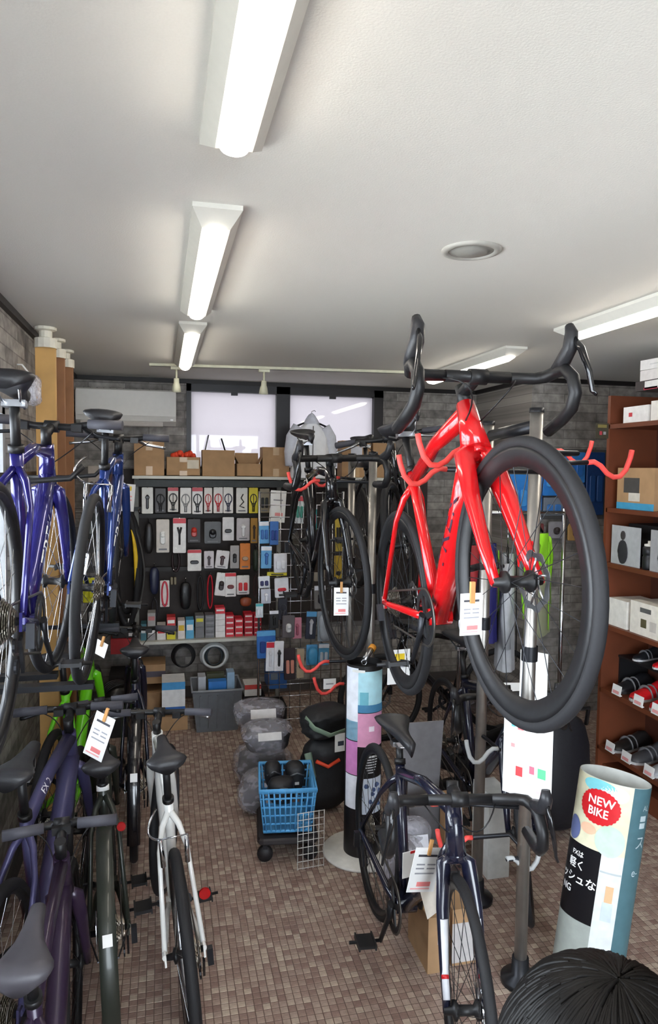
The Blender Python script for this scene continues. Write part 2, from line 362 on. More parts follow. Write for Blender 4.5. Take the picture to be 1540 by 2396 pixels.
def detector():
    p = PZ(1103, 585, HC); r = empty('ceiling_speaker', 'round flush ceiling disc with a grey ring', 'ceiling disc', p)
    MB().lathe([(.088, 0), (.086, -.006), (.07, -.009), (.066, -.004)], 40).build('ring', C((176, 174, 166)), r)
    MB().lathe([(.066, -.004), (.05, -.005), (.046, -.010), (.0005, -.013)], 40).build('disc', C((150, 149, 142)), r)
detector()
def aircon():
    x0, x1, z0, z1 = RECT(160, 908, 412, 990, 5.18); r = empty('air_conditioner', 'white wall mounted air conditioner beside the window', 'air conditioner', (0, 0, 0)); m = mat('aircon_white', (224, 222, 216), .45, var=.02)
    x0 = -.585
    pr = [(5.385, z0+.04), (5.385, z1), (5.22, z1), (5.185, z1-.02), (5.18, z0+.07), (5.20, z0+.02), (5.26, z0-.01)]
    MB().poly([(a, b) for a, b in pr], x1-x0, ((x0+x1)/2, 0, 0), (0, 1, 0), (0, 0, 1)).build('housing', m, r)
    MB().box(((x0+x1)/2, 5.178, (z0+z1)/2+.02), (x1-x0-.01, .008, (z1-z0)*.72)).build('front_panel', m, r)
    MB().box(((x0+x1)/2-.03, 5.215, z0+.005), (x1-x0-.12, .012, .05), RX(-.5).to_3x3()).build('louvre', C((196, 190, 184)), r)
    for k in range(14): MB().box((x0+.05+k*(x1-x0-.1)/13, 5.30, z1+.002), (.008, .12, .006)).build('grille_slat', C((60, 58, 58)), r)
    MB().box((x1-.03, 5.172, z0+.03), (.02, .004, .012)).build('indicator', C((250, 250, 250)), r)
aircon()
WOOD = mat('pine', (206, 162, 96), .6, var=.12, scale=8); WOOD2 = mat('cedar', (150, 104, 68), .6, var=.14, scale=8)
def posts():
    for px0, px1, X, ytop, m, lb in ((95, 121, -.535, 805, WOOD, 'pale pine timber post closest to the side window'), (120, 141, -.535, 845, WOOD2, 'middle brown timber post against the left wall'), (142, 162, -.535, 870, WOOD2, 'reddish timber post farthest along the left wall')):
        p = PX((px0+px1)/2, 900, X); y = p.y
        o = empty('timber_post', lb, 'post', (X, y, 0), 'ceiling jacked timber posts')
        MB().box((0, 0, 1.18), (.089, .038, 2.26)).build('timber', m, o)
        MB().lathe([(.052, 2.30), (.052, 2.345), (.03, 2.35), (.03, 2.38), (.05, 2.385), (.05, 2.398), (.001, 2.398)], 12, smooth=False).build('jack_cap', C((226, 222, 206)), o)
        MB().box((0, 0, .03), (.1, .05, .06)).build('foot_cap', C((226, 222, 206)), o)
posts()
# ================================================================== bicycles
WR = .335
_wc = {}
def wheel_meshes(kind):
    # kind: (tyre radius, rim depth, tyre material name)
    if kind in _wc: return _wc[kind]
    tr, dep, tm = kind; rt = WR-tr
    rim = MB(); w_ = tr*.9
    rim.lathe([(rt-tr*.4, -w_*.8), (rt-tr*.5-dep*.25, -w_), (rt-tr*.5-dep, -w_*.35), (rt-tr*.5-dep, w_*.35), (rt-tr*.5-dep*.25, w_), (rt-tr*.4, w_*.8), (rt-tr*.9, 0)], 56, axis='y', closed=True)
    tire = MB(); pr = [(rt+tr*math.cos(a), tr*math.sin(a)) for a in [2*PI*k/12 for k in range(12)]]
    tire.lathe(pr, 64, axis='y', closed=True)
    sp = MB(); ri = rt-tr*.5-dep
    for k in range(24):
        a = 2*PI*k/24; s = 1 if k % 2 else -1; b = a+.35*(1 if (k//2) % 2 else -1)
        sp.tube([(ri*math.cos(a), 0, ri*math.sin(a)), (.022*math.cos(b), s*.03, .022*math.sin(b))], .0011, 4, cap=False)
    hub = MB().lathe([(.004, -.062), (.010, -.062), (.012, -.04), (.026, -.036), (.026, -.028), (.014, -.02), (.013, .02), (.026, .028), (.026, .036), (.012, .04), (.010, .062), (.004, .062)], 16, axis='y')
    ref = MB().box((ri*.62, 0, 0), (.03, .012, .05))
    _wc[kind] = dict(rim=rim.v and rim, tire=tire, sp=sp, hub=hub); return _wc[kind]
def gear(mb, r, n, y, th, tooth=.004):
    pts = []
    for k in range(n*2): a = PI*k/n; rr = r+(tooth if k % 2 else 0); pts.append((rr*math.cos(a), rr*math.sin(a)))
    mb.poly(pts, th, (0, y, 0), (1, 0, 0), (0, 0, 1))
_mesh = {}
def shared(key, fn, mats):
    if key not in _mesh: _mesh[key] = fn().mesh(key if isinstance(key, str) else str(key[0]), mats)
    return _mesh[key]
def saddle_mb():
    mb = MB(); prof = [(.150, .008, -.012), (.135, .019, 0), (.06, .024, .0), (0, .034, .001), (-.05, .052, .004), (-.09, .067, .010), (-.115, .070, .012), (-.130, .060, .008), (-.138, .03, .0)]
    rings = []
    for x, hw, dz in prof:
        ring = []
        for k in range(14):
            a = 2*PI*k/14; y = math.cos(a)*hw; z = math.sin(a); z = (z*.014 if z > 0 else z*.030)*(1 if abs(math.cos(a)) < .9 else 1); ring.append(len(mb.v)); mb.v.append(Vector((x, y, z+dz)))
        rings.append(ring)
    for a, b in zip(rings, rings[1:]):
        for k in range(14): mb.face([a[k], b[k], b[(k+1) % 14], a[(k+1) % 14]], True)
    mb.face(rings[0], True); mb.face(rings[-1][::-1], True); return mb
def rails_mb():
    mb = MB()
    for s in (-1, 1): mb.tube([(.11, s*.008, -.02), (.06, s*.022, -.042), (-.04, s*.022, -.044), (-.1, s*.03, -.022)], .0035, 6)
    return mb.box((0, 0, -.046), (.035, .06, .018))
def chainring_mb():
    mb = MB(); n = 40
    pts = [((.086+(.004 if k % 2 else 0))*math.cos(PI*k/n), (.086+(.004 if k % 2 else 0))*math.sin(PI*k/n)) for k in range(2*n)]
    i = len(mb.v); m = 2*n
    for y in (-.0015, .0015):
        for x, z in pts: mb.v.append(Vector((x, y, z)))
        for k in range(m): a = PI*k/n; mb.v.append(Vector((.066*math.cos(a), y, .066*math.sin(a))))
    for k in range(m):
        q = (k+1) % m; mb.face([i+k, i+q, i+m+q, i+m+k], False); mb.face([i+2*m+k, i+3*m+k, i+3*m+q, i+2*m+q], False); mb.face([i+k, i+2*m+k, i+2*m+q, i+q], False); mb.face([i+m+k, i+m+q, i+3*m+q, i+3*m+k], False)
    for k in range(4): a = PI/4+k*PI/2; mb.box((.04*math.cos(a), 0, .04*math.sin(a)), (.07, .006, .018), RY(-a).to_3x3())
    return mb
def cassette_mb():
    mb = MB()
    for k in range(8): gear(mb, .052-k*.0042, 24-k, -.022-k*.0042, .0018)
    return mb
def rotor_mb():
    mb = MB(); m = 48; i = 0
    for y in (-.001, .001):
        for k in range(m): a = 2*PI*k/m; r = .070+.004*math.sin(8*a); mb.v.append(Vector((r*math.cos(a), y, r*math.sin(a))))
        for k in range(m): a = 2*PI*k/m; r = .054+.003*math.sin(8*a+1); mb.v.append(Vector((r*math.cos(a), y, r*math.sin(a))))
    for k in range(m):
        q = (k+1) % m; mb.face([k, q, m+q, m+k], False); mb.face([2*m+k, 3*m+k, 3*m+q, 2*m+q], False); mb.face([k, 2*m+k, 2*m+q, q], False); mb.face([m+k, m+q, 3*m+q, 3*m+k], False)
    for k in range(6): a = k*PI/3; mb.tube([(.018*math.cos(a+.5), 0, .018*math.sin(a+.5)), (.056*math.cos(a), 0, .056*math.sin(a))], .003, 5)
    mb.disc((0, 0, 0), .022, 16, 'y', .004); return mb
def pedal_mb(): return MB().box((0, 0, 0), (.07, .055, .012)).box((0, .03, 0), (.08, .006, .02)).box((0, -.03, 0), (.08, .006, .02)).tube([(0, -.06, 0), (0, .06, 0)], .006)
def bez(a, b, c, n=6): return [Vector(a)*(1-t)**2+Vector(b)*2*t*(1-t)+Vector(c)*t*t for t in [k/n for k in range(n+1)]]
def bike(label, q, frame, fork=None, bars='drop', steer=0., disc=True, tyre=.0135, rim=.035, rimm=None, dt=.03, tt=.02, ss=.009, letters=None, letterm=None, saddle_h=.95, saddlem=None, spoke=None, crank=0.6, ring=BLACK, barm=BLACK, sloping=0., name='bicycle', stemm=None, hood=0., reflector=False, vbrake=False, group='bicycles on sale', bartilt=0., dtm=None, fk=1., barw=.29):
    x, y, z, yaw, lean, pit, s = q
    M = TR(x, y, z) @ RZ(yaw) @ RY(-pit) @ RX(lean) @ Matrix.Scale(s, 4)
    root = empty(name, label, 'bicycle', M, group)
    fork = fork or frame; rimm = rimm or BLACK; spoke = spoke or DARK; saddlem = saddlem or LEATHER; stemm = stemm or BLACK
    RA = Vector((0, 0, WR)); FA = Vector((.985, 0, WR)); BB = Vector((.41, 0, .27)); ST = Vector((.264, 0, .748-sloping)); Cc = Vector((.833, 0, .6775)); HT = Vector((.788, 0, .826))
    hd = (HT-Cc).normalized(); HB = Cc+hd*.012; SAx = Matrix.Translation(HT) @ Matrix.Rotation(steer, 4, hd) @ Matrix.Translation(-HT)
    sd = (ST-BB).normalized(); STt = ST+sd*.02
    # --- frame
    f = MB(); f.tube([HB-hd*.002, HB+(HT-HB)*.5, HT], [.031*fk, .026*(1+(fk-1)*.6), .025], 14)
    f.tube([BB, BB+(HB-BB)*.35, BB+(HB-BB)*.7, HB+hd*.03], [dt*.95, dt*1.05, dt*1.1, dt*.95], 14, ov=(1.0, .95))
    f.tube([ST-sd*.02, ST+(HT-ST)*.5, HT-hd*.028], [tt*.95, tt*1.0, tt*1.2], 12, ov=(1.0, .9))
    f.tube([BB, BB+(ST-BB)*.5, STt], [.021, .0185, .018], 12)
    for sgn in (-1, 1):
        j = ST-sd*.03
        f.tube([j, j+(RA-j)*.12+Vector((0, sgn*.03, 0)), j+(RA-j)*.3+Vector((0, sgn*.05, 0)), RA+Vector((.012, sgn*.066, .015))], [ss*1.5, ss*1.3, ss, ss], 8)
        f.tube([BB+Vector((-.01, sgn*.025, 0)), BB+Vector((-.09, sgn*.042, .012)), RA+Vector((.06, sgn*.064, -.01)), RA+Vector((.0, sgn*.066, 0))], [ss*1.8, ss*1.6, ss*1.2, ss*1.1], 8)
        f.box(RA+Vector((0, sgn*.066, .0)), (.035, .007, .045))
    f.tube([BB+Vector((0, -.036, 0)), BB+Vector((0, .036, 0))], .026, 14)
    fo = f.build('frame', frame, root)
    MB().tube([STt-sd*.012, STt+sd*.008], .0215, 12).build('seat_clamp', BLACK, root)
    if letters:
        d = (HB-BB).normalized(); upv = Vector((-d.z, 0, d.x)); size = dt*2.0
        for sgn in (-1, 1):
            vs, fs = text_data(letters, size); o_ = BB+(HB-BB)*.55; vv = []
            for a, b in vs:
                al = b/(dt*1.09); vv.append(o_+d*(a*1.6*(-sgn if sgn < 0 else -1)*(1 if sgn > 0 else 1))+upv*(math.sin(al)*dt*1.13)+Vector((0, sgn, 0))*(math.cos(al)*dt*1.06))
            MB().raw(vv, fs).build('lettering', letterm or WHITE, fo)
    # --- seat post, saddle
    sz = Vector((BB.x+(sd.x/sd.z)*(saddle_h-.05-BB.z), 0, saddle_h-.05))
    MB().tube([ST, sz], .0135, 12).build('seatpost', stemm, root)
    sa = obj('saddle', shared(('saddle', saddlem.name), saddle_mb, saddlem), root, M=TR(sz.x, 0, sz.z+.048))
    obj('saddle_rails', shared('saddle_rails', rails_mb, ALU), sa)
    # --- wheels
    kd = wheel_meshes((tyre, rim, 'rubber'))
    for nm, A, Mx in (('rear_wheel', RA, Matrix()), ('front_wheel', FA, SAx)):
        wo = obj(nm, shared(('rim', tyre, rim, rimm.name), lambda: kd['rim'], rimm), root, M=Mx @ Matrix.Translation(A) @ RY(random.uniform(0, 6)))
        obj('tyre', shared(('tyre', tyre, rim), lambda: kd['tire'], RUBBER), wo)
        obj('spokes', shared(('spokes', tyre, rim, spoke.name), lambda: kd['sp'], spoke), wo)
        obj('hub', shared('hub', lambda: kd['hub'], BLACK), wo)
        if disc: obj('brake_rotor', shared('brake_rotor', rotor_mb, ALU), wo, M=TR(0, .042, 0))
        if reflector: MB().box((.2, 0, 0), (.03, .01, .05)).build('reflector', C((220, 160, 60), .2), wo)
    # --- fork
    k = MB(); k.tube([Cc-hd*.005, Cc+hd*.02], .027, 12)
    for sgn in (-1, 1):
        k.tube([Cc+Vector((0, sgn*.006, .004)), Cc+Vector((.0, sgn*.036, -.012)), Cc+(FA-Cc)*.35+Vector((-.006, sgn*.047, 0)), Cc+(FA-Cc)*.75+Vector((-.008, sgn*.052, 0)), FA+Vector((0, sgn*.054, -.006))], [r_*fk for r_ in (.02, .021, .018, .013, .010)], 10, ov=(1.15, .8))
    if disc: k.box(Cc+(FA-Cc)*.80+Vector((-.025, .058, 0)), (.03, .03, .06))
    k.xf(SAx).build('fork', fork, root)
    # --- stem and handlebar
    S0 = HT+hd*.035; Bc = S0+Vector((.095, 0, .012)) if bars == 'drop' else S0+Vector((.075, 0, .035))
    m = MB().tube([HT, S0+hd*.022], .018, 12); m.tube([S0, Bc], [.018, .016], 10); m.tube([Bc+Vector((0, -.024, 0)), Bc+Vector((0, .024, 0))], .021, 12)
    m.xf(SAx).build('stem', stemm, root)
    TB = Matrix.Translation(Bc) @ RY(-bartilt) @ Matrix.Translation(-Bc)
    if bars == 'drop':
        MB().tube([Bc+Vector((0, yy, 0)) for yy in (-.09, .09)], .0155, 10).xf(SAx @ TB).build('handlebar', barm, root)
        for sgn in (-1, 1):
            P = [(0, .085, 0), (0, .16, 0), (.012, .187, 0), (.05, .2, -.002), (.082, .203, -.012), (.104, .205, -.045), (.100, .207, -.085), (.07, .209, -.113), (.02, .211, -.122), (-.055, .212, -.125)]
            hb = MB().tube([Bc+Vector((a, sgn*b, c)) for a, b, c in P], [.0145, .0155]+[.0165]*7+[.016], 10).xf(SAx @ TB).build('bar_tape', barm, root)
            MB().tube([Bc+Vector((a, sgn*b, c)) for a, b, c in ((.045, .2, .004), (.08, .203, .014), (.115, .203, .03), (.133, .203, .062), (.128, .203, .085))], [.016, .02, .019, .017, .011], 10).xf(SAx @ TB).build('lever_hood', LEATHER, hb)
            MB().tube([Bc+Vector((a, sgn*b, c)) for a, b, c in ((.133, .205, .05), (.150, .21, .01), (.148, .222, -.05), (.135, .23, -.095), (.142, .235, -.108))], [.007, .009, .0075, .006, .004], 8, ov=(1.3, .8)).xf(SAx @ TB).build('brake_lever', mat('gloss_black', (20, 20, 22), .15, coat=.5), hb)
    else:
        wid = barw
        MB().tube([Bc+Vector(p) for p in ((-.045, -wid, .012), (-.03, -wid*.6, .012), (0, -.06, 0), (0, .06, 0), (-.03, wid*.6, .012), (-.045, wid, .012))], .0125, 10).xf(SAx).build('handlebar', barm, root)
        for sgn in (-1, 1):
            g = MB().tube([Bc+Vector((-.034, sgn*(wid-.11), .012)), Bc+Vector((-.046, sgn*(wid+.008), .012))], [.0165, .0175], 10).xf(SAx).build('grip', mat('grip_rubber', (70, 70, 78), .6), root)
            MB().tube([Bc+Vector(p) for p in ((-.01, sgn*(wid-.135), .005), (.03, sgn*(wid-.125), -.006), (.045, sgn*(wid-.09), -.02), (.012, sgn*(wid-.02), -.03), (.016, sgn*(wid-.005), -.032))], [.008, .009, .007, .0065, .008], 8).xf(SAx).build('brake_lever', ALU if vbrake else DARK, g)
            MB().box(Bc+Vector((-.02, sgn*(wid-.15), -.005)), (.035, .035, .025)).xf(SAx).build('shifter', BLACK, g)
    # cables
    cb = MB()
    for sgn in (-1, 1):
        bx = .1 if bars == 'drop' else .14
        cb.tube(bez(Bc+Vector((.01, sgn*bx, -.01)), Bc+Vector((.14, sgn*bx*.4, -.06)), HT+Vector((.03, sgn*.02, -.06)), 8), .0022, 5)
    cb.xf(SAx).build('cables', BLACK, root)
    if vbrake:
        vb = MB()
        for sgn in (-1, 1):
            vb.tube([Vector((.10, sgn*.042, .60)), Vector((.10, sgn*.045, .70))], [.009, .007], 8)
        vb.tube([Vector((.1, .045, .70)), Vector((.1, -.045, .70))], .003, 5); vb.tube(bez((.1, .045, .70), (.05, .12, .74), (.13, .05, .80), 8), .004, 6)
        vb.build('rim_brake', CHROME, root)
    # --- drivetrain
    cr = obj('chainring', shared(('chainring', ring.name), chainring_mb, ring), root, M=Matrix.Translation(BB+Vector((0, -.044, 0))) @ RY(crank))
    for sgn, a in ((-1, crank), (1, crank+PI)):
        d = Vector((math.cos(a), 0, -math.sin(a))); p0 = BB+Vector((0, sgn*.055, 0)); p1 = p0+d*.17+Vector((0, sgn*.014, 0))
        MB().tube([p0-d*.01, p0+d*.06, p1], [.017, .013, .011], 8, ov=(1, .6)).build('crank_arm', ring if ring is not BLACK else DARK, root)
        obj('pedal', shared('pedal', pedal_mb, BLACK), root, M=Matrix.Translation(p1+Vector((0, sgn*.055, 0))))
    obj('cassette', shared('cassette', cassette_mb, mat('cassette_steel', (150, 142, 130), .3, .9)), root, M=Matrix.Translation(RA))
    ch = []; yy = -.044; rr = .088; rc = .04
    for j in range(13): a = PI/2-PI*j/12; ch.append(BB+Vector((rr*math.cos(a), yy, rr*math.sin(a))))
    ch.append(RA+Vector((.03, yy, -.085))); ch.append(RA+Vector((.012, yy, -.06)))
    for j in range(9): a = -PI/2-PI*j/8; ch.append(RA+Vector((rc*math.cos(a), yy, rc*math.sin(a))))
    MB().tube(ch, .0045, 5, closed=True, ov=(.9, .7)).build('chain', mat('chain_steel', (96, 92, 88), .35, .8), root)
    dr = MB().box(RA+Vector((.005, -.085, -.035)), (.022, .02, .06)).box(RA+Vector((.025, -.062, -.085)), (.016, .008, .10), RY(-.5).to_3x3())
    dr.disc(RA+Vector((.012, -.048, -.06)), .018, 11, 'y', .006); dr.disc(RA+Vector((.036, -.048, -.115)), .018, 11, 'y', .006); dr.build('rear_derailleur', DARK, root)
    return root
def refl(root, loc, col, r=.017): MB().lathe([(.0005, .004), (r*.8, .003), (r, 0), (r, -.008), (.0005, -.008)], 18, loc, 'x', smooth=False).build('reflector', C(col, .25), root)
# materials
def paint(n, rgb, rough=.22, metal=.0, coat=.8): return mat(n, rgb, rough, metal, var=.03, coat=coat)
RED = paint('gloss_red', (208, 20, 26)); PURP = paint('deep_purple', (36, 32, 104), .2, .35); BLUE = paint('metal_blue', (36, 58, 118), .2, .45); FXG = paint('violet_grey', (70, 68, 104), .42, .3, .2)
BLK = paint('gloss_frame_black', (18, 18, 22), .22); NAVY = paint('navy_black', (24, 26, 44), .25); OLV = paint('olive_black', (44, 48, 42), .35, .2, .3); LIME = paint('lime_green', (120, 230, 30), .3); WHT = paint('gloss_white', (232, 232, 228), .2)
DKP = paint('dark_plum', (48, 34, 56), .35, .2, .3)
red_bike = bike('glossy red road bike with drop bars hung high on the near stand', [.8602, 2.3473, .9425, -1.633, .0384, .2329, 1.0], RED, bars='drop', steer=.06, tyre=.0145, rim=.048, dt=.036, tt=.024, fk=1.3, letters='TREK', letterm=C((58, 40, 58), .3), crank=2.2, bartilt=.1, name='road_bicycle')
low_bike = bike('black road bike with a silver grey fork tip standing under the red bike', [.815, 2.60, 0, -1.612, -.035, 0, .97], NAVY, bars='drop', steer=-.17, tyre=.0145, rim=.022, dt=.026, saddle_h=.835, crank=1.9, name='road_bicycle', sloping=.04)
far_bike = bike('black road bike hung on the far stand facing the aisle with a white price tag', [.7893, 3.985, 1.0052, -1.5818, .0456, -.0878, 1.0], BLK, bars='drop', steer=.1, rim=.03, crank=2.0, name='road_bicycle')
k_bike = bike('black flat bar bike with silver levers hung behind the red bike', [1.22, 4.36, .98, -1.60, 0, .05, 1.0], BLK, bars='flat', steer=-.5, rim=.02, tyre=.016, vbrake=True, name='hybrid_bicycle')
l_bike = bike('dark bike standing on the floor beside the round new bike column', [1.47, 3.40, 0, -1.64, .02, 0, .97], NAVY, bars='drop', steer=-.42, rim=.02, name='road_bicycle')
m_bike = bike('black bike with a pink red saddle bag parked beyond the clothes rail', [2.20, 4.25, 0, 3.1416, .03, 0, .85], BLK, bars='flat', rim=.016, tyre=.02, name='hybrid_bicycle')
pur_bike = bike('deep purple hybrid bike on the upper tier with a wide black saddle', [-.3966, 1.7578, 1.046, 1.5775, .0167, -.06, 1.0], PURP, bars='flat', rim=.016, tyre=.017, spoke=CHROME, letters='TREK', saddle_h=.93, crank=1., name='hybrid_bicycle', steer=-.1, barw=.24, disc=False)
blu_bike = bike('metallic blue hybrid bike on the upper tier next to the purple one', [-.2752, 2.6025, .985, 1.5407, .0648, 0, 1.0], BLUE, bars='flat', rim=.016, tyre=.017, spoke=CHROME, letters='TREK', name='hybrid_bicycle', steer=.1, barw=.22, vbrake=True, disc=False, dt=.034)
fx_bike = bike('matt violet grey hybrid bike lettered FX 2 parked by the side window', [-.4351, 1.902, 0, 1.4525, .0189, 0, .955], FXG, bars='flat', tyre=.018, rim=.016, dt=.036, tt=.024, steer=.12, barw=.19, name='hybrid_bicycle', saddlem=LEATHER, crank=.3, spoke=CHROME)
d_bike = bike('dark plum bike with a smooth grey saddle between the violet and olive bikes', [-.249, 1.2586, 0, 1.5812, -.013, 0, .86], DKP, bars='flat', tyre=.018, rim=.016, saddlem=mat('grey_saddle', (66, 64, 70), .45), name='hybrid_bicycle', saddle_h=.93, steer=.05, barw=.16)
e_bike = bike('olive black city bike with rear mudguard leaning between the plum and white bikes', [-.1535, 2.2284, 0, 1.6527, -.0425, 0, .88], OLV, bars='flat', tyre=.02, rim=.016, name='city_bicycle', steer=.05, barw=.16, saddle_h=.88)
f_bike = bike('lime green bike half hidden among the left row of bikes', [-.4364, 2.9612, 0, 1.4893, -.0044, 0, 1.0], LIME, bars='flat', tyre=.018, rim=.016, dt=.03, name='hybrid_bicycle', steer=.05, barw=.15)
g_bike = bike('navy city bike standing behind the white bike', [-.1285, 3.2077, 0, 1.6008, .0063, 0, .95], NAVY, bars='flat', tyre=.018, rim=.016, name='hybrid_bicycle', steer=-.1, barw=.22)
w_bike = bike('glossy white hybrid bike with a red reflector beside the tiled aisle', [.0858, 2.076, 0, 1.6436, -.0803, 0, .8751], WHT, bars='flat', barw=.23, steer=-.25, tyre=.02, rim=.016, spoke=CHROME, rimm=ALU, vbrake=True, name='hybrid_bicycle', ring=DARK, disc=False, saddle_h=.97)
refl(w_bike, (.02, -.085, .52), (160, 10, 14), .020); refl(e_bike, (.10, -.06, .66), (160, 10, 14), .016)

def fx_text():
    fr = [c for c in fx_bike.children if c.name.startswith('frame')][0]
    ST = Vector((.264, 0, .748)); HT = Vector((.788, 0, .826)); d = (HT-ST).normalized(); o_ = ST+(HT-ST)*.30; vs, fs = text_data('FX 2', .03)
    up = Vector((-d.z, 0, d.x)); vv = []
    for a, b in vs:
        al = b/.024; nr = (Vector((0, -1, 0))*math.cos(.6)+up*math.sin(.6)); tg = (up*math.cos(.6)-Vector((0, -1, 0))*math.sin(.6))
        vv.append(o_+d*(a*1.3)+tg*(math.sin(al)*.0255)+nr*(math.cos(al)*.0252))
    MB().raw(vv, fs).build('lettering', C((230, 230, 236)), fr)
fx_text()
def mudguard(root, m):
    mb = MB()
    def fn(u, v):
        a = math.radians(-20+190*u); b = (v-.5)*PI*.9; r = WR+.012+.008*math.cos(b); return (-r*math.cos(a)*1, math.sin(b)*.028, WR+r*math.sin(a))
    mb.grid(fn, 28, 6); g = mb.build('mudguard', m, root)
    MB().box((-(WR+.026)*math.cos(.5), 0, WR+(WR+.026)*math.sin(.5)), (.004, .03, .035), RY(.5).to_3x3()).build('sticker', WHITE, g)
    st = MB()
    for s_ in (-1, 1): st.tube([(0, s_*.07, WR), (-(WR+.02)*math.cos(.35), s_*.03, WR+(WR+.02)*math.sin(.35))], .003, 5)
    st.build('mudguard_stay', DARK, g)
mudguard(e_bike, OLV); mudguard(g_bike, BLK)
MB().tube([(.258, 0, .735), (.264, 0, .755)], .024, 12).build('white_band', WHITE, e_bike)
# pink red saddle bag on the parked black bike
MB().blob((.17, 0, .86), (.13, .08, .08), 12, 8, .05, 3, e=.7).build('saddle_bag', C((205, 70, 78), .7), m_bike)

def fork_band(root, steer):
    HT = Vector((.788, 0, .826)); Cc = Vector((.833, 0, .6775)); FA = Vector((.985, 0, WR)); hd = (HT-Cc).normalized(); S = Matrix.Translation(HT) @ Matrix.Rotation(steer, 4, hd) @ Matrix.Translation(-HT)
    fk = [c for c in root.children if c.name.startswith('fork')][0]
    for sgn in (-1, 1):
        a = Cc+(FA-Cc)*.42+Vector((-.0065, sgn*.048, 0)); b = Cc+(FA-Cc)*.75+Vector((-.008, sgn*.052, 0)); c = FA+Vector((0, sgn*.054, .03))
        MB().tube([a, b, c], [.0185, .0138, .0118], 10, ov=(1.15, .8)).xf(S).build('white_fork_decal', C((214, 216, 222), .3), fk)
        MB().tube([b+(c-b)*.2, b+(c-b)*.34], [.0142, .0138], 10, ov=(1.15, .8)).xf(S).build('red_fork_band', C((190, 30, 36), .3), fk)
fork_band(low_bike, -.17)
# ================================================================== bike stands with hooks
def hook_mb(L_, dr, s=1):
    # S-curved coated arm: starts at the pole side (0,0,0), runs out along dr*x, dips and rises to a tip
    P = [(0, 0, .0), (.04, 0, .002), (.08, 0, -.010), (.12, 0, -.034), (.16, 0, -.046), (.20, 0, -.044), (.235, 0, -.022), (.26, 0, .018), (.268, 0, .042)]
    return MB().tube([(dr*a*L_/.268, b, c) for a, b, c in P], .0085, 8)
def stand(label, P1, P2, z1, z2, r, arms, base=True):
    o = empty('bike_stand', label, 'bike stand', (0, 0, 0))
    for (x, y), z in ((P1, z1), (P2, z2)):
        MB().tube([(x, y, .03), (x, y, z)], r, 16).build('pole', STEEL, o)
        MB().lathe([(r*1.15, 0), (r*1.15, .014), (.001, .016)], 16, (x, y, z-.006)).build('pole_cap', DARK, o)
        MB().lathe([(r*1.25, 0), (r*1.25, .05)], 16, (x, y, 1.12)).build('sleeve', DARK, o)
    a, b = Vector((*P1, z1-.05)), Vector((*P2, z2-.05)); MB().tube([a, b], .017, 10, ov=(1.3, .8)).build('cross_bar', DARK, o)
    if base:
        for (x, y) in (P1, P2): MB().lathe([(.0005, .002), (.065, .002), (.065, .02), (.03, .035), (.028, .09), (.0005, .09)], 24, (x, y, 0)).build('base_plate', DARK, o)
    for (x, y, z, dr, L_, col, rot) in arms:
        pole = min((P1, P2), key=lambda p: (p[0]-x)**2+(p[1]-y)**2)
        h = obj('hook_arm', hook_mb(L_, dr).mesh('hook_arm', col), o, M=TR(x, y, z) @ RZ(rot))
        MB().tube([(pole[0], pole[1], z-.005), (pole[0], y, z-.005), (x, y, z)], .008, 8).build('arm_bracket', DARK, o)
    return o
A = []
# red bike top tube hooks (its top tube runs along y at x ~ .86)
for px, py, Y in ((1045, 1098, 2.03), (1098, 1052, 1.86)):
    p = PY(px, py, Y); A.append((p.x, Y, p.z, -1, .155, CORAL, 0))
for px, py, Y in ((1375, 1082, 2.0), (1300, 1055, 2.5)):
    p = PY(px, py, Y); A.append((p.x, Y, p.z, 1, .16, CORAL, 0))
for px, py, Y, dr in ((1165, 1752, 2.40, -1), (1185, 2010, 2.1, 1), (1105, 1960, 2.2, -1)):
    p = PY(px, py, Y); A.append((p.x, Y, p.z, dr, .13, GREYHOOK if py != 1960 else CORAL, 0))
stand('steel two pole bike stand with coral hooks carrying the red bike', (1.19, 2.10), (1.245, 2.56), 1.948, 1.935, .0215, A)
A = []
for px, py, Y, dr in ((748, 1125, 3.45, -1), (795, 1118, 3.86, -1), (770, 1548, 3.45, -1), (805, 1600, 3.5, -1)):
    p = PY(px, py, Y); A.append((p.x, Y, p.z, dr, .16, CORAL, 0))
stand('steel two pole bike stand behind the sign column holding the black road bike', (1.035, 3.42), (1.06, 3.92), 1.83, 1.83, .021, A)
# wall brackets on the timber posts for the upper tier bikes on the left
def wall_rack():
    o = empty('wall_rack', 'black metal rack rail holding the upper tier bikes on the left', 'bike rack', (0, 0, 0))
    MB().box((-.606, 3.05, 1.70), (.02, 2.3, .04)).build('rail', DARK, o); MB().box((-.606, 3.05, 1.02), (.02, 2.3, .04)).build('rail', DARK, o)
    for y in (2.33, 3.16): MB().tube([(-.56, y, 1.70), (-.40, y, 1.70), (-.28, y, 1.71), (-.24, y, 1.75)], .009, 8).build('hook_arm', BLACK, o)
    for x_, y, z_ in ((-.42, 1.76, 1.044), (-.42, 2.74, .985), (-.28, 2.60, .983), (-.25, 3.59, .983)): MB().box(((x_-.596)/2+.02, y, z_-.012), (x_+.636, .05, .02)).build('wheel_tray', DARK, o)
wall_rack()
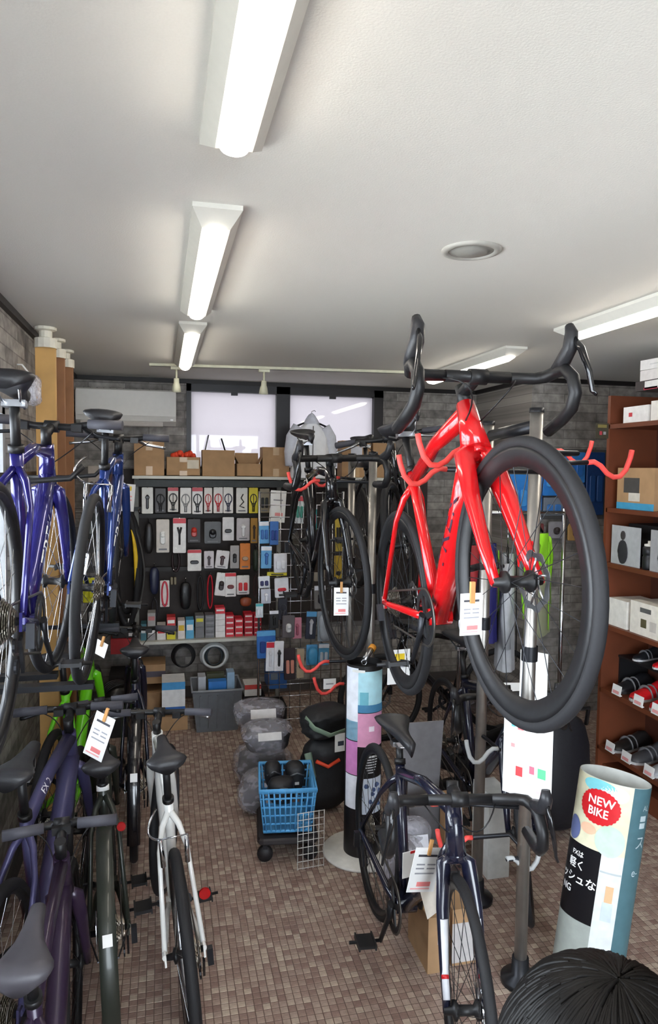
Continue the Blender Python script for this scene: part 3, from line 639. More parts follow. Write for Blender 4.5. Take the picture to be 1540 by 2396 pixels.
# ================================================================== price tags and paper signs
def tag_sheet(label, c, wd, ht, rz, lines, rx=0., clip=True, group='paper price tags', name='price_tag', ry=0., bg=WHITE, wire=0):
    o = empty(name, label, 'price tag' if name == 'price_tag' else 'sign', Matrix.Translation(c) @ RZ(rz) @ RY(ry) @ RX(rx), group)
    MB().box((0, 0, 0), (wd, .0016, ht)).build('card', bg, o)
    for (x, z, w_, h_, col) in lines: MB().box((x*wd, -.0012, z*ht), (w_*wd, .0008, h_*ht)).build('print', C(col), o)
    if wire: MB().tube([(0, .001, ht*.48), (0, wire, ht*.48)], .003, 5).build('hook_wire', CHROME, o)
    if clip:
        MB().box((0, -.003, ht/2+.002), (.010, .007, .045)).build('peg', C((190, 140, 84)), o)
    return o
GT = (150, 150, 156)
PRICE = [(0, .32, .7, .05, (70, 70, 76)), (-.2, .12, .3, .03, GT), (.2, .12, .3, .03, GT), (-.2, .03, .3, .03, GT), (.2, .03, .3, .03, GT), (0, -.08, .7, .03, GT), (.05, -.32, .5, .10, (226, 130, 130)), (-.05, -.42, .7, .03, (236, 170, 170))]
def T_at(label, x0, y0, x1, y1, Y, rz=0, lines=PRICE, **k):
    a, b, z0, z1 = RECT(x0, y0, x1, y1, Y); return tag_sheet(label, ((a+b)/2, Y, (z0+z1)/2), abs(b-a)/max(.3, math.cos(rz)), z1-z0, rz, lines, **k)
T_at('white price tag pegged to the red bike front wheel', 1076, 1388, 1129, 1486, 1.34, .1)
T_at('white price tag pegged to the far black road bike wheel', 782, 1375, 815, 1440, 2.78, -.15)
T_at('white slanted price tag pegged to the low black bike frame', 958, 1985, 1030, 2085, 1.86, .25, ry=.25)
T_at('blank cream card folded under the low bike price tag', 985, 2040, 1040, 2140, 1.90, .3, lines=[], clip=False, ry=-.3, bg=C((236, 228, 214)))
T_at('white card with a red corner on the low bike frame', 941, 1992, 975, 2052, 1.95, .2, lines=[(.25, .45, .4, .1, (214, 40, 44))], clip=False)
T_at('large yellow printed tag behind the red bike rear wheel', 906, 1520, 960, 1600, 2.76, .1, lines=[(0, .28, .5, .2, (232, 200, 40)), (0, 0, .6, .04, GT), (.1, -.28, .4, .12, (232, 150, 150))], clip=False)
T_at('small white tag with green cord under the far bike', 757, 1588, 786, 1612, 3.50, 0, lines=[(0, 0, .6, .12, GT)], clip=False)
T_at('white slanted price tag hanging over the white bike handlebar', 208, 1668, 256, 1778, 2.28, -.5, ry=.35)
T_at('narrow white price tag on the blue upper bike', 176, 1292, 206, 1342, 2.78, -.5, ry=.2)
T_at('narrow blank tag on the far left bike bars', 222, 1500, 250, 1535, 3.0, -.6, ry=.35, lines=[])
T_at('white and yellow price sign hanging above the folded tyres', 272, 1132, 315, 1196, 4.95, .1, lines=[(0, .34, .6, .16, (236, 206, 70)), (0, .05, .7, .05, (236, 170, 166)), (0, -.08, .7, .05, (236, 170, 166)), (0, -.28, .6, .05, (200, 180, 180))], clip=False, name='price_sign', ry=.08)
T_at('white price sign hung at the right end of the cage row', 632, 1148, 668, 1222, 4.9, -.1, lines=[(0, .2, .6, .04, GT), (.1, -.25, .5, .1, (232, 150, 150))], clip=False, name='price_sign', ry=.06, wire=.38)
ICON = [(-.28, .36, .08, .04, (200, 220, 200)), (-.12, .36, .08, .04, GT), (-.3, .24, .08, .05, (96, 180, 190)), (-.15, .22, .12, .05, (230, 120, 120)), (.05, .31, .10, .05, (226, 206, 60)), (.3, .30, .12, .05, (190, 190, 190)), (.32, .40, .12, .06, (240, 190, 190)),
        (.2, .17, .5, .03, (200, 206, 220)), (.2, .11, .5, .03, (200, 214, 230)), (-.3, .02, .08, .04, (232, 150, 150)), (-.05, -.02, .3, .03, (205, 205, 205)), (-.16, -.24, .14, .10, (216, 74, 78)), (.1, -.19, .10, .08, (220, 110, 130)), (.3, -.2, .16, .10, (96, 200, 140)), (.05, -.34, .15, .03, (206, 206, 206)), (.3, -.40, .2, .03, (240, 190, 190))]
def pole_poster():
    # tall payment-mark sheet: hangs from the front pole, its far edge toward the back
    a = PY(1174, 1670, 2.22); o = tag_sheet('tall white payment notice with coloured marks hung on the pole', (1.125, 1.98, .865), .165, .31, -.95, ICON, clip=False, name='notice_sheet')
    tag_sheet('blank white back of a notice hung behind the payment notice', (1.265, 2.20, .98), .10, .28, -.9, [], clip=False, name='notice_sheet')
    T_at('folded white paper tucked against the stand pole under the red wheel', 1178, 1598, 1240, 1640, 2.7, -.2, lines=[], clip=False, name='notice_sheet', rx=-.5)
pole_poster()
# ================================================================== sign columns
def ell(a, rx, ry): return Vector((rx*math.sin(a), -ry*math.cos(a), 0))
def wrap(mb, a0, a1, z0, z1, rx, ry, off=.0015, n=8):
    mb.grid(lambda u, v: (*ell(a0+(a1-a0)*u, rx+off, ry+off).xy, z0+(z1-z0)*v), n, 1, True); return mb
def wtext(mb, t, size, a, z, rx, ry, off=.0022, bold=0, rot=0, sx=1):
    vs, fs = text_data(t, size); c, s = math.cos(rot), math.sin(rot)
    for k, (dx, dy) in enumerate([(0, 0)]+([(bold*size, 0), (-bold*size, 0), (0, bold*size), (0, -bold*size)] if bold else [])):
        mb.raw([Vector((*ell(a+(((p*sx+dx)*c-(q_+dy)*s))/rx, rx+off+k*.00005, ry+off+k*.00005).xy, z+((p*sx+dx)*s+(q_+dy)*c))) for p, q_ in vs], fs)
    return mb
def column_shell(rx, ry, z0, z1, n=36, th=.003):
    mb = MB()
    def fn(u, v): return (*ell(2*PI*u, rx, ry).xy, z0+(z1-z0)*v)
    mb.grid(fn, n, 1); mb.grid(lambda u, v: (*ell(-2*PI*u, rx-th, ry-th).xy, z0+(z1-z0)*v), n, 1)
    mb.grid(lambda u, v: (*ell(2*PI*u, rx-th*v, ry-th*v).xy, z1), n, 1); return mb
def sign_tower():
    x, y = .885, 3.01; top = PY(855, 1548, y).z; o = empty('sign_column', 'slim round display column with pastel pictures on a white disc base', 'display column', Matrix.Translation((x, y, 0)) @ RZ(-.27))
    R_ = .083
    MB().lathe([(.0005, .002), (.178, .002), (.18, .010), (.176, .014), (.0005, .014)], 48).build('base', C((222, 220, 214), .5), o)
    column_shell(R_, R_, .014, top).build('tube', mat('column_black', (26, 24, 26), .45), o)
    MB().lathe([(.0005, 0), (R_-.004, 0)], 32, (0, 0, top-.03)).build('inner_lid', BLACK, o)
    h = top; A0, A1, A2 = -1.15, -.32, 1.25
    def pan(name, a0, a1, z0, z1, col, rough=.4): return wrap(MB(), a0, a1, z0, z1, R_, R_).build(name, C(col, rough), o)
    z = lambda py: PY(857, py, y-.08).z
    pan('white_panel', A0, A1, z(1735), z(1565), (232, 236, 244)); p = pan('aqua_panel', A1, A2, z(1668), z(1572), (176, 220, 230))
    wrap(MB(), A1, A2, z(1668), z(1650), R_, R_, .003).build('sea_strip', C((70, 130, 170)), o)
    wrap(MB(), A1+.1, A1+.55, z(1650), z(1620), R_, R_, .003).build('harbour_block', C((110, 180, 196)), o)
    pan('blue_glow_panel', A0, A1, z(1735), z(1690), (120, 196, 226)); pan('pink_panel', A1, A2, z(1748), z(1670), (214, 150, 182)); pan('magenta_panel', A0, A1, z(1815), z(1737), (206, 132, 190))
    pan('black_panel', A1, A2, z(1820), z(1750), (16, 14, 16)); pan('lower_white_panel', A0, A1, z(1895), z(1817), (230, 232, 240)); pan('photo_panel', A1, A2, z(1905), z(1822), (206, 214, 226))
    m = MB(); rnd = random.Random(5)
    for k in range(14): m.blob((*ell(A1+.15+rnd.random()*1.2, R_+.001, R_+.001).xy, z(1890)+rnd.random()*(z(1835)-z(1890))), (.028, .004, .022), 8, 5, .1, k)
    m.build('blue_photo_figures', C((66, 84, 124)), o)
    m = MB(); wtext(m, 'ZZ', .012, A1+.75, z(1775), R_, R_); m = MB()
    for k, w_ in enumerate((.9, .95, .9, .8, .75, .6, .4)): wrap(m, A1+.75-w_*.4, A1+.75+w_*.4, z(1772+k*6)-.003, z(1772+k*6)+(.002 if k else .006), R_, R_, .003, 4)
    m.build('caption_lines', C((200, 200, 200)), o)
    m = MB(); wrap(m, A1+.6, A1+.9, z(1712), z(1700), R_, R_, .003, 4); m.build('pink_mark', C((240, 226, 236)), o)
    wrap(MB(), A1-.35, A1+.35, top-.028, top-.016, R_, R_, .003, 5).build('top_mark', C((226, 226, 222)), o)
sign_tower()
def lightbulb():
    # small tube light with an orange band lying on the column top
    p = PY(862, 1540, 3.01); o = empty('seatpost_clip', 'silver clip with an orange band resting on the slim column rim', 'clip', (p.x, 3.01, p.z+.012))
    MB().tube([(-.03, -.03, -.014), (.03, .03, .03)], .014, 12).build('barrel', ALU, o); MB().tube([(.018, .018, .021), (.032, .032, .031)], .017, 12).build('band', C((226, 150, 50)), o)
    MB().tube([(-.03+.012*math.cos(a), -.035, -.02+.012*math.sin(a)) for a in [k*PI/6 for k in range(12)]], .003, 6, closed=True).build('ring', ALU, o)
lightbulb()
def new_bike_column():
    # large oval open-topped cardboard column, leaning a little
    y = 1.98; cx = PY(1440, 1830, y); top = PY(1440, 1812, y).z; x = cx.x
    rx, ry = .110, .078
    o = empty('oval_sign_column', 'oval open topped cardboard column with a red new bike badge', 'display column', Matrix.Translation((x-.095, y+.0, .0)) @ RY(.125) @ RZ(-.72))
    column_shell(rx, ry, 0.0, top, 44, .002).build('shell', C((196, 198, 192), .6), o)
    zz = lambda f: top*(1-f)
    L0, L1, L2 = -1.55, .62, 1.75
    wrap(MB(), L0, L1, zz(.30), zz(0.0)-.001, rx, ry, .001, 14).build('lifestyle_photo', C((214, 210, 180), .35), o)
    def spot(nm, a, f, da, df, col):
        m = MB(); cz = zz(f); pts = 20; i = 0
        m.grid(lambda u, v: (*ell(a+da*math.cos(2*PI*u)*v, rx+.0025, ry+.0025).xy, cz+df*math.sin(2*PI*u)*v), pts, 6)
        return m.build(nm, C(col, .4), o)
    spot('sky_patch', -.35, .03, .5, .022, (120, 196, 204)); spot('pale_blouse_patch', .15, .245, .42, .05, (186, 214, 190)); spot('jeans_patch', -1.05, .245, .3, .04, (90, 100, 140)); spot('arm_patch', -.5, .22, .25, .018, (224, 180, 150)); spot('white_sleeve_patch', .1, .045, .4, .026, (222, 222, 236))
    # badge with a scalloped rim
    m = MB(); cz = zz(.115); a_ = -.26; pts = 112
    m.grid(lambda u, v: (*ell(a_+.58*v*(1+.025*math.sin(28*2*PI*u))*math.cos(2*PI*u), rx+.004, ry+.004).xy, cz+.056*v*(1+.025*math.sin(28*2*PI*u))*math.sin(2*PI*u)), pts, 8)
    m.build('red_badge', C((200, 28, 36), .4), o)
    m = MB(); wtext(m, 'NEW', .038, a_+.03, cz+.018, rx, ry, .005, .02, 0, .95); wtext(m, 'BIKE', .038, a_-.02, cz-.018, rx, ry, .005, .02, 0, .85); m.build('badge_lettering', WHITE, o)
    wrap(MB(), L1, L2, zz(.92), zz(0)-.001, rx, ry, .001, 8).build('teal_band', C((70, 104, 112), .4), o)
    m = MB(); wtext(m, 'AL', .026, L1+.55, zz(.085), rx, ry, .002); wtext(m, 'ス', .05, L1+.5, zz(.235), rx, ry, .002); wtext(m, 'e-', .04, L1+.45, zz(.36), rx, ry, .002)
    for f in (.14, .17): wrap(m, L1+.35, L1+.62, zz(f), zz(f)+.018, rx, ry, .002, 3)
    m.build('teal_lettering', C((176, 192, 196), .4), o)
    wrap(MB(), L0, -.02, zz(.62), zz(.30), rx, ry, .001, 10).build('black_panel', C((16, 16, 20), .3), o)
    m = MB(); wtext(m, 'FXは', .022, -.72, zz(.345), rx, ry, .002, .02); wtext(m, '軽く', .034, -.72, zz(.392), rx, ry, .002, .02); wtext(m, 'ッシュな', .036, -.68, zz(.452), rx, ry, .002, .02); wtext(m, 'NG', .032, -1.0, zz(.505), rx, ry, .002, .02); m.build('white_lettering', WHITE, o)
    wrap(MB(), -.02, L1, zz(.92), zz(.30), rx, ry, .001, 6).build('pale_photo', C((206, 210, 208), .4), o)
    wrap(MB(), .0, L1-.02, zz(.38), zz(.372), rx, ry, .002, 4).build('pale_band', C((170, 178, 180)), o)
    m = MB(); wrap(m, .22, .44, zz(.50), zz(.43), rx, ry, .002, 4); m.build('figure_print', C((224, 170, 130)), o)
    wrap(MB(), .18, .48, zz(.58), zz(.50), rx, ry, .002, 4).build('figure_clothes_print', C((188, 200, 206)), o)
    wrap(MB(), L0, L1, zz(.92), zz(.62), rx, ry, .0005, 12).build('lower_print', C((150, 156, 150), .5), o)
new_bike_column()
# ================================================================== back wall display
BOARD = mat('pegboard_dark', (52, 46, 44), .7, var=.15, scale=20); SHELFW = mat('shelf_white', (200, 200, 190), .5, var=.03)
YP = 5.30
def display():
    o = empty('display_rack', 'dark pegboard rack with white shelf boards along the back wall', 'display rack', (0, 0, 0))
    x0 = PY(228, 1300, YP).x; x1 = PY(1000, 1300, YP).x; zb = PY(500, 1515, YP).z; zt = PY(500, 1112, YP).z
    MB().box(((x0+x1)/2, YP+.035, (zt+.55)/2+.02), (x1-x0, .02, zt-.55+.04)).build('pegboard', BOARD, o)
    sx0 = PY(310, 1120, 5.08).x; sx1 = PY(900, 1120, 5.08).x; z = PY(500, 1118, 5.05).z
    MB().box(((sx0+sx1)/2, 5.17, z), (sx1-sx0, .27, .02)).build('top_shelf', SHELFW, o)
    MB().box(((sx0+sx1)/2, 5.22, z-.045), (sx1-sx0-.03, .02, .05)).build('shelf_beam', C((78, 80, 78)), o)
    lx0 = PY(322, 1500, 5.02).x; lx1 = PY(612, 1500, 5.02).x; zl = PY(470, 1500, 5.02).z
    MB().box(((lx0+lx1)/2, 5.16, zl), (lx1-lx0, .29, .02)).build('lower_shelf', SHELFW, o)
    for x in (sx0+.02, PY(655, 1300, 5.2).x, sx1-.02): MB().box((x, 5.275, .86), (.03, .03, 1.72)).build('upright', C((130, 130, 124)), o)
    for y in (1207, 1330): MB().box((PY(470, y, 5.26).x, 5.272, PY(470, y, 5.26).z), (1.0, .02, .03)).build('cross_rail', C((40, 36, 35)), o)
    return o, z+.0112, zl+.0112
RACK, ZTOP, ZLOW = display()
def peg(x, z): MB().tube([(x, 5.27, z), (x, 5.18, z), (x, 5.165, z+.008)], .0022, 5).build('peg_hook', CHROME, RACK)
def cage(mb, w_, h_, y):
    a = [(math.sin(t)*w_/2, y, h_*.22+math.cos(t)*h_*.26) for t in [k*2*PI/14 for k in range(14)]]; mb.tube(a, w_*.07, 6, closed=True)
    mb.tube([(-w_*.36, y, h_*.1), (-w_*.12, y, -h_*.18), (-w_*.10, y, -h_*.46), (w_*.10, y, -h_*.46), (w_*.12, y, -h_*.18), (w_*.36, y, h_*.1)], w_*.075, 6); mb.tube([(0, y, h_*.46), (0, y, -h_*.2)], w_*.05, 5); return mb
def product(kind, w_, h_, y=-.012):
    mb = MB()
    if kind == 'cage': cage(mb, w_*.72, h_*.72, y); mb.xf(TR(0, 0, -h_*.1))
    elif kind == 'light': mb.rbox((0, y, -h_*.05), (w_*.42, .03, h_*.4), .4); mb.lathe([(.0005, -.006), (w_*.16, -.006), (w_*.18, 0), (w_*.18, .012)], 14, (0, y-.016, h_*.03), 'y')
    elif kind == 'bar': mb.rbox((0, y, -h_*.08), (w_*.62, .02, h_*.16), .5)
    elif kind == 'tall': mb.rbox((0, y, -h_*.05), (w_*.24, .022, h_*.55), .5); mb.rbox((0, y-.004, h_*.12), (w_*.4, .02, h_*.14), .5)
    elif kind == 'yfork': mb.tube([(-w_*.14, y, h_*.24), (0, y, h_*.04), (0, y, -h_*.26)], w_*.08, 8); mb.tube([(w_*.14, y, h_*.24), (0, y, h_*.04)], w_*.08, 8)
    elif kind == 'zig': mb.tube([(w_*.1, y, h_*.25), (-w_*.08, y, h_*.1), (w_*.15, y, -.05*h_), (-w_*.2, y, -h_*.22), (w_*.2, y, -h_*.28)], w_*.05, 6)
    elif kind == 'strap': mb.tube([(math.sin(t)*w_*.3, y, math.cos(t)*h_*.46) for t in [k*2*PI/20 for k in range(20)]], w_*.10, 6, closed=True)
    elif kind == 'pouch': mb.blob((0, y-.012, -h_*.02), (w_*.86, .05, h_*.86), 14, 10, .06, int(w_*1e4), e=.7)
    elif kind == 'pads':
        for s in (-1, 1): mb.rbox((s*w_*.2, y, -h_*.08), (w_*.3, .014, h_*.42), .3)
    else: mb.rbox((0, y, 0), (w_*.6, .016, h_*.5), .2)
    return mb
DK = (28, 28, 30)
# (x0,y0,x1,y1, card colour, header colour or None, product kind, product colour, label)
PK = [
 (331, 1140, 359, 1202, (226, 224, 216), None, 'tall', DK, 'white carded black clip pack, first in the bottle cage row'),
 (362, 1142, 389, 1200, (58, 54, 52), None, 'cage', DK, 'black carded dark bottle cage beside the clip pack'),
 (392, 1140, 418, 1198, (220, 214, 204), (190, 30, 40), 'cage', DK, 'black bottle cage on a card with red lettering strip'),
 (421, 1141, 448, 1202, (230, 226, 220), None, 'cage', (150, 150, 150), 'grey bottle cage on a white card'),
 (449, 1140, 475, 1203, (236, 232, 228), (200, 26, 44), 'cage', (38, 42, 48), 'charcoal bottle cage on a red topped white card'),
 (477, 1141, 497, 1201, (228, 222, 216), None, 'cage', (200, 40, 44), 'narrow red bottle cage card left of the wide red one'),
 (499, 1140, 522, 1201, (234, 230, 224), None, 'cage', (206, 32, 40), 'bright red bottle cage on a clean white card'),
 (522, 1140, 546, 1201, (234, 230, 224), None, 'cage', (36, 40, 72), 'navy bottle cage on a white card'),
 (552, 1141, 580, 1201, (226, 224, 216), None, 'zig', DK, 'white card with a black zigzag side cage'),
 (582, 1141, 604, 1201, (226, 208, 40), None, 'cage', (30, 28, 26), 'black bottle cage on a bright yellow card'),
 (607, 1143, 631, 1200, (150, 140, 118), None, 'pads', (34, 36, 34), 'tan carded dark pad pack at the end of the cage row'),
 (365, 1215, 397, 1293, (206, 198, 188), None, 'light', (236, 236, 232), 'pale carded white lamp on brown backing'),
 (404, 1212, 436, 1294, (238, 236, 232), (206, 24, 44), 'yfork', (40, 40, 42), 'red topped white box with a black forked tool'),
 (438, 1214, 470, 1270, (44, 36, 36), None, 'light', (196, 52, 40), 'black carded red tail lamp'),
 (477, 1220, 518, 1272, (92, 94, 96), None, 'light', (26, 28, 32), 'grey clamshell with a black front lamp'),
 (520, 1210, 548, 1265, (224, 222, 222), None, 'bar', (30, 30, 34), 'white card with a short black bar mount'),
 (553, 1212, 585, 1265, (196, 190, 192), None, 'tall', (240, 240, 240), 'grey pink card with a thin white pump'),
 (586, 1212, 603, 1271, (176, 130, 46), None, 'tall', (60, 40, 20), 'dark amber carded tool pack'),
 (438, 1286, 472, 1336, (236, 234, 228), (206, 26, 46), 'bar', (30, 30, 34), 'red topped square white box with a black bar lamp'),
 (477, 1289, 501, 1330, (214, 208, 212), None, 'tall', (70, 56, 62), 'pale box with a plum tube lamp'),
 (504, 1288, 536, 1330, (230, 226, 226), None, 'tall', (60, 18, 26), 'tilted white box with a red black tail lamp'),
 (538, 1276, 560, 1330, (170, 166, 164), None, 'light', (46, 48, 50), 'grey box with a charcoal lamp'),
 (561, 1271, 586, 1332, (226, 132, 46), None, 'bar', (190, 160, 130), 'orange box with a beige stripe'),
 (374, 1358, 397, 1420, (224, 216, 212), None, 'strap', (206, 60, 76), 'small white pack with a red coiled cable'),
 (504, 1340, 532, 1394, (240, 238, 236), None, 'light', (60, 52, 54), 'tilted white card right of the red strap'),
 (526, 1340, 553, 1396, (238, 236, 234), (214, 34, 50), 'bar', (110, 36, 36), 'white card with a small dark red lamp'),
 (553, 1346, 584, 1391, (236, 232, 230), None, 'pads', (214, 40, 48), 'white card with a red square lamp'),
]
def packs():
    for i, (x0, y0, x1, y1, cc, hc, kd, pc, lb) in enumerate(PK):
        Y = 5.175-.016*(i % 2); a, b, z0, z1 = RECT(x0, y0, x1, y1, Y); w_, h_ = b-a, z1-z0
        o = empty('hanging_pack', lb, 'blister pack', Matrix.Translation(((a+b)/2, Y, (z0+z1)/2)) @ RY(.12 if 'tilted' in lb else 0), 'carded accessories on the pegboard')
        c = MB().rbox((0, 0, 0), (w_*.96, .010, h_), .08).build('card', C(cc, .45), o)
        if hc: MB().box((0, -.0062, h_*.42), (w_*.94, .002, h_*.14)).build('header', C(hc, .4), o)
        product(kd, w_*.96, h_).build('product', C(pc, .35), o)
        if i % 3: MB().box((0, -.0055, -h_*.40), (w_*.6, .0012, h_*.05)).build('print', C((120, 120, 124)), o)
        peg((a+b)/2, z1-.008)
packs()
# straps and dark loose goods on the lower pegboard rows
LOOSE = [(348, 1320, 374, 1395, 'pouch', (34, 38, 62), 'dark blue strap bundle on the pegboard'), (336, 1215, 360, 1300, 'pouch', (32, 30, 30), 'black rounded tool pouch on the pegboard left edge'), (418, 1355, 450, 1430, 'pouch', (20, 20, 22), 'tall black case hanging under the lamps'),
         (458, 1345, 480, 1432, 'strap', (28, 28, 30), 'black looped strap next to the red strap'), (482, 1343, 502, 1428, 'strap', (186, 22, 40), 'long red looped strap on the pegboard'), (398, 1285, 425, 1340, 'strap', (44, 26, 28), 'short maroon cable loop on the pegboard'), (396, 1335, 416, 1378, 'pads', (120, 108, 80), 'small brass coloured fittings bag on the pegboard'),
         (560, 1395, 590, 1420, 'pouch', (150, 78, 50), 'small brown pouch above the red boxes'), (590, 1280, 606, 1340, 'pouch', (44, 56, 44), 'thin dark green pouch beside the orange box'), (352, 1400, 372, 1450, 'strap', (40, 36, 40), 'thin black strap above the small boxes'), (592, 1345, 604, 1400, 'strap', (66, 40, 42), 'thin plum strap beside the red square lamp')]
for x0, y0, x1, y1, kd, col, lb in LOOSE:
    a, b, z0, z1 = RECT(x0, y0, x1, y1, 5.2); o = empty('hanging_accessory', lb, 'accessory', ((a+b)/2, 5.215, (z0+z1)/2), 'loose accessories on the pegboard')
    product(kd, b-a, z1-z0, 0).build('body', C(col, .4), o); MB().tube([(0, .0, (z1-z0)*.4), (0, 0, (z1-z0)*.5+.012)], .003, 5).build('loop', BLACK, o); peg((a+b)/2, z1+.004)
# boxes on the lower white shelf
def sbox(lb, x0, y0, x1, y1, col, lab=None, Yf=5.06, zb=None, dep=.12, grp='small boxes on the lower shelf', labf=(.0, .1, .8, .3)):
    a, b, z0, z1 = RECT(x0, y0, x1, y1, Yf); zb_ = zb if zb is not None else z0; w_, h_ = b-a-.002, z1-z0-.0015
    o = empty('small_box', lb, 'box', ((a+b)/2, Yf+dep/2, zb_), grp)
    MB().box((0, 0, h_/2), (w_, dep, h_)).build('carton', C(col, .5), o)
    if lab: MB().box((labf[0]*w_, -dep/2-.0006, h_*(.5+labf[1])), (w_*labf[2], .0012, h_*labf[3])).build('label_print', C(lab, .5), o)
    return zb_+h_+.0015
def stack(lbs, x0, y0, x1, y1, cols, labs=None):
    n = len(cols); a, b, z0, z1 = RECT(x0, y0, x1, y1, 5.06); z = ZLOW+.0005; hp = (y1-y0)/n
    for k in range(n): z = sbox(lbs[k] if isinstance(lbs, list) else lbs, x0, y1-hp*(k+1), x1, y1-hp*k, cols[k], labs[k] if labs else None, zb=z)
stack(['teal narrow box at the left end of the lower shelf'], 329, 1455, 343, 1494, [(60, 110, 122)], [(200, 210, 210)])
stack(['grey box under a second grey box on the lower shelf', 'grey box on top of another grey box, beside the teal box'], 345, 1430, 364, 1494, [(150, 148, 148), (166, 164, 162)], [(220, 220, 220), (190, 120, 120)])
stack(['white box with a red foot on the lower shelf'], 367, 1460, 388, 1494, [(218, 214, 210)], [(200, 44, 50)])
stack(['yellow round tin under the red and white box', 'red and white box standing on a yellow tin'], 390, 1442, 411, 1494, [(214, 204, 40), (206, 60, 60)], [(40, 40, 30), (240, 236, 230)])
stack(['white box with a yellow stripe on the lower shelf'], 416, 1450, 433, 1493, [(224, 216, 210)], [(222, 184, 50)])
stack(['blue and white narrow box on the lower shelf'], 435, 1449, 454, 1493, [(90, 168, 206)], [(236, 236, 236)])
stack(['grey box below the yellow labelled box', 'grey box with a yellow label above another grey box'], 457, 1440, 478, 1493, [(112, 112, 116), (122, 122, 120)], [None, (214, 206, 60)])
stack(['flat grey box in the grey stack of four, lowest', 'flat grey box in the grey stack of four, second up', 'flat grey box in the grey stack of four, third up', 'flat grey box in the grey stack of four, topmost'], 480, 1440, 502, 1493, [(116, 116, 120)]*4, [(140, 140, 144)]*4)
stack(['flat white box lowest in the white stack', 'flat white box second in the white stack', 'flat white box in the middle of the white stack', 'flat white box fourth up in the white stack', 'red ended box on top of the white stack'], 504, 1424, 527, 1493, [(232, 228, 226)]*4+[(222, 60, 72)], [None, None, None, None, (240, 236, 234)])
nm = ['lowest', 'second up', 'third up', 'topmost']
stack(['flat red box %s in the red stack touching the white stack' % k for k in nm], 528, 1441, 548, 1492, [(206, 48, 62)]*4, [(236, 214, 212)]*4)
stack(['flat red box %s in the shorter red stack' % k for k in nm[:3]], 550, 1450, 569, 1492, [(208, 46, 60), (214, 54, 66), (210, 40, 56)], [(236, 214, 212)]*3)
stack(['flat red box %s in the tall red stack with a rounded red case above' % k for k in nm], 572, 1440, 592, 1492, [(200, 44, 58)]*4, [(236, 214, 212)]*4)
stack(['flat red box %s in the red stack at the shelf end' % k for k in nm], 594, 1443, 612, 1492, [(196, 40, 56)]*4, [(236, 214, 212)]*4)
# cartons on the top shelf
def carton(lb, x0, y0, x1, y1, Yf, dep, zb, flaps=False, content=None, tape=True, name='cardboard_box', m=None, grp='cardboard boxes on the top shelf', stripe=None, lab=None):
    a, b, z0, z1 = RECT(x0, y0, x1, y1, Yf); w_, h_ = b-a-.004, z1-z0; m = m or CARD
    o = empty(name, lb, 'box', ((a+b)/2, Yf+dep/2, zb), grp)
    if flaps or content:
        mb = MB(); t_ = .004
        mb.box((0, 0, t_/2), (w_, dep, t_)); mb.box((0, -dep/2+t_/2, h_/2), (w_, t_, h_)); mb.box((0, dep/2-t_/2, h_/2), (w_, t_, h_)); mb.box((-w_/2+t_/2, 0, h_/2), (t_, dep, h_)); mb.box((w_/2-t_/2, 0, h_/2), (t_, dep, h_)); mb.build('carton', m, o)
        if flaps:
            for sx in (-1, 1): MB().box((sx*(w_/2-.002), 0, h_+.03), (.004, dep*.96, .07), RY(sx*.5).to_3x3()).build('flap', m, o)
            MB().box((0, dep/2-.004, h_+.04), (w_*.96, .004, .08), RX(-.2).to_3x3()).build('flap', m, o)
    else: MB().box((0, 0, h_/2), (w_, dep, h_)).build('carton', m, o)
    if tape:
        MB().box((0, -dep/2-.0006, h_*.86), (w_*.22, .0012, h_*.26)).build('tape', TAPE, o); MB().box((0, -dep/2-.0006, h_*.14), (w_*.22, .0012, h_*.26)).build('tape', TAPE, o)
    if stripe: MB().box((0, -dep/2-.0006, h_*stripe[0]), (w_, .0012, h_*stripe[1])).build('stripe', C(stripe[2]), o)
    if lab: MB().box((w_*lab[0], -dep/2-.001, h_*lab[1]), (w_*lab[2], .0015, h_*lab[3])).build('label_print', C(lab[4]), o)
    return o
carton('tall taped cardboard box at the left end of the top shelf', 313, 1032, 385, 1113, 5.09, .15, ZTOP)
c2 = carton('low cardboard box with orange fabric spilling over its rim', 388, 1070, 470, 1114, 5.09, .15, ZTOP, flaps=False, content=True, lab=(.28, .62, .34, .46, (206, 196, 176)))
carton('wide brown cardboard box beside the open orange filled box', 473, 1053, 550, 1114, 5.09, .15, ZTOP, tape=False)
carton('open cardboard box with raised flaps and white paper', 553, 1085, 612, 1115, 5.09, .15, ZTOP, flaps=True, tape=False)
carton('square taped cardboard box next to the white hooded jacket', 614, 1046, 678, 1115, 5.09, .15, ZTOP)
carton('light cardboard box behind the far road bike handlebar', 800, 1030, 868, 1116, 5.12, .15, ZTOP, lab=(0, .7, .4, .3, (206, 210, 220)))
carton('brown cardboard box at the right end of the top shelf', 872, 1035, 925, 1116, 5.12, .15, ZTOP, tape=False)
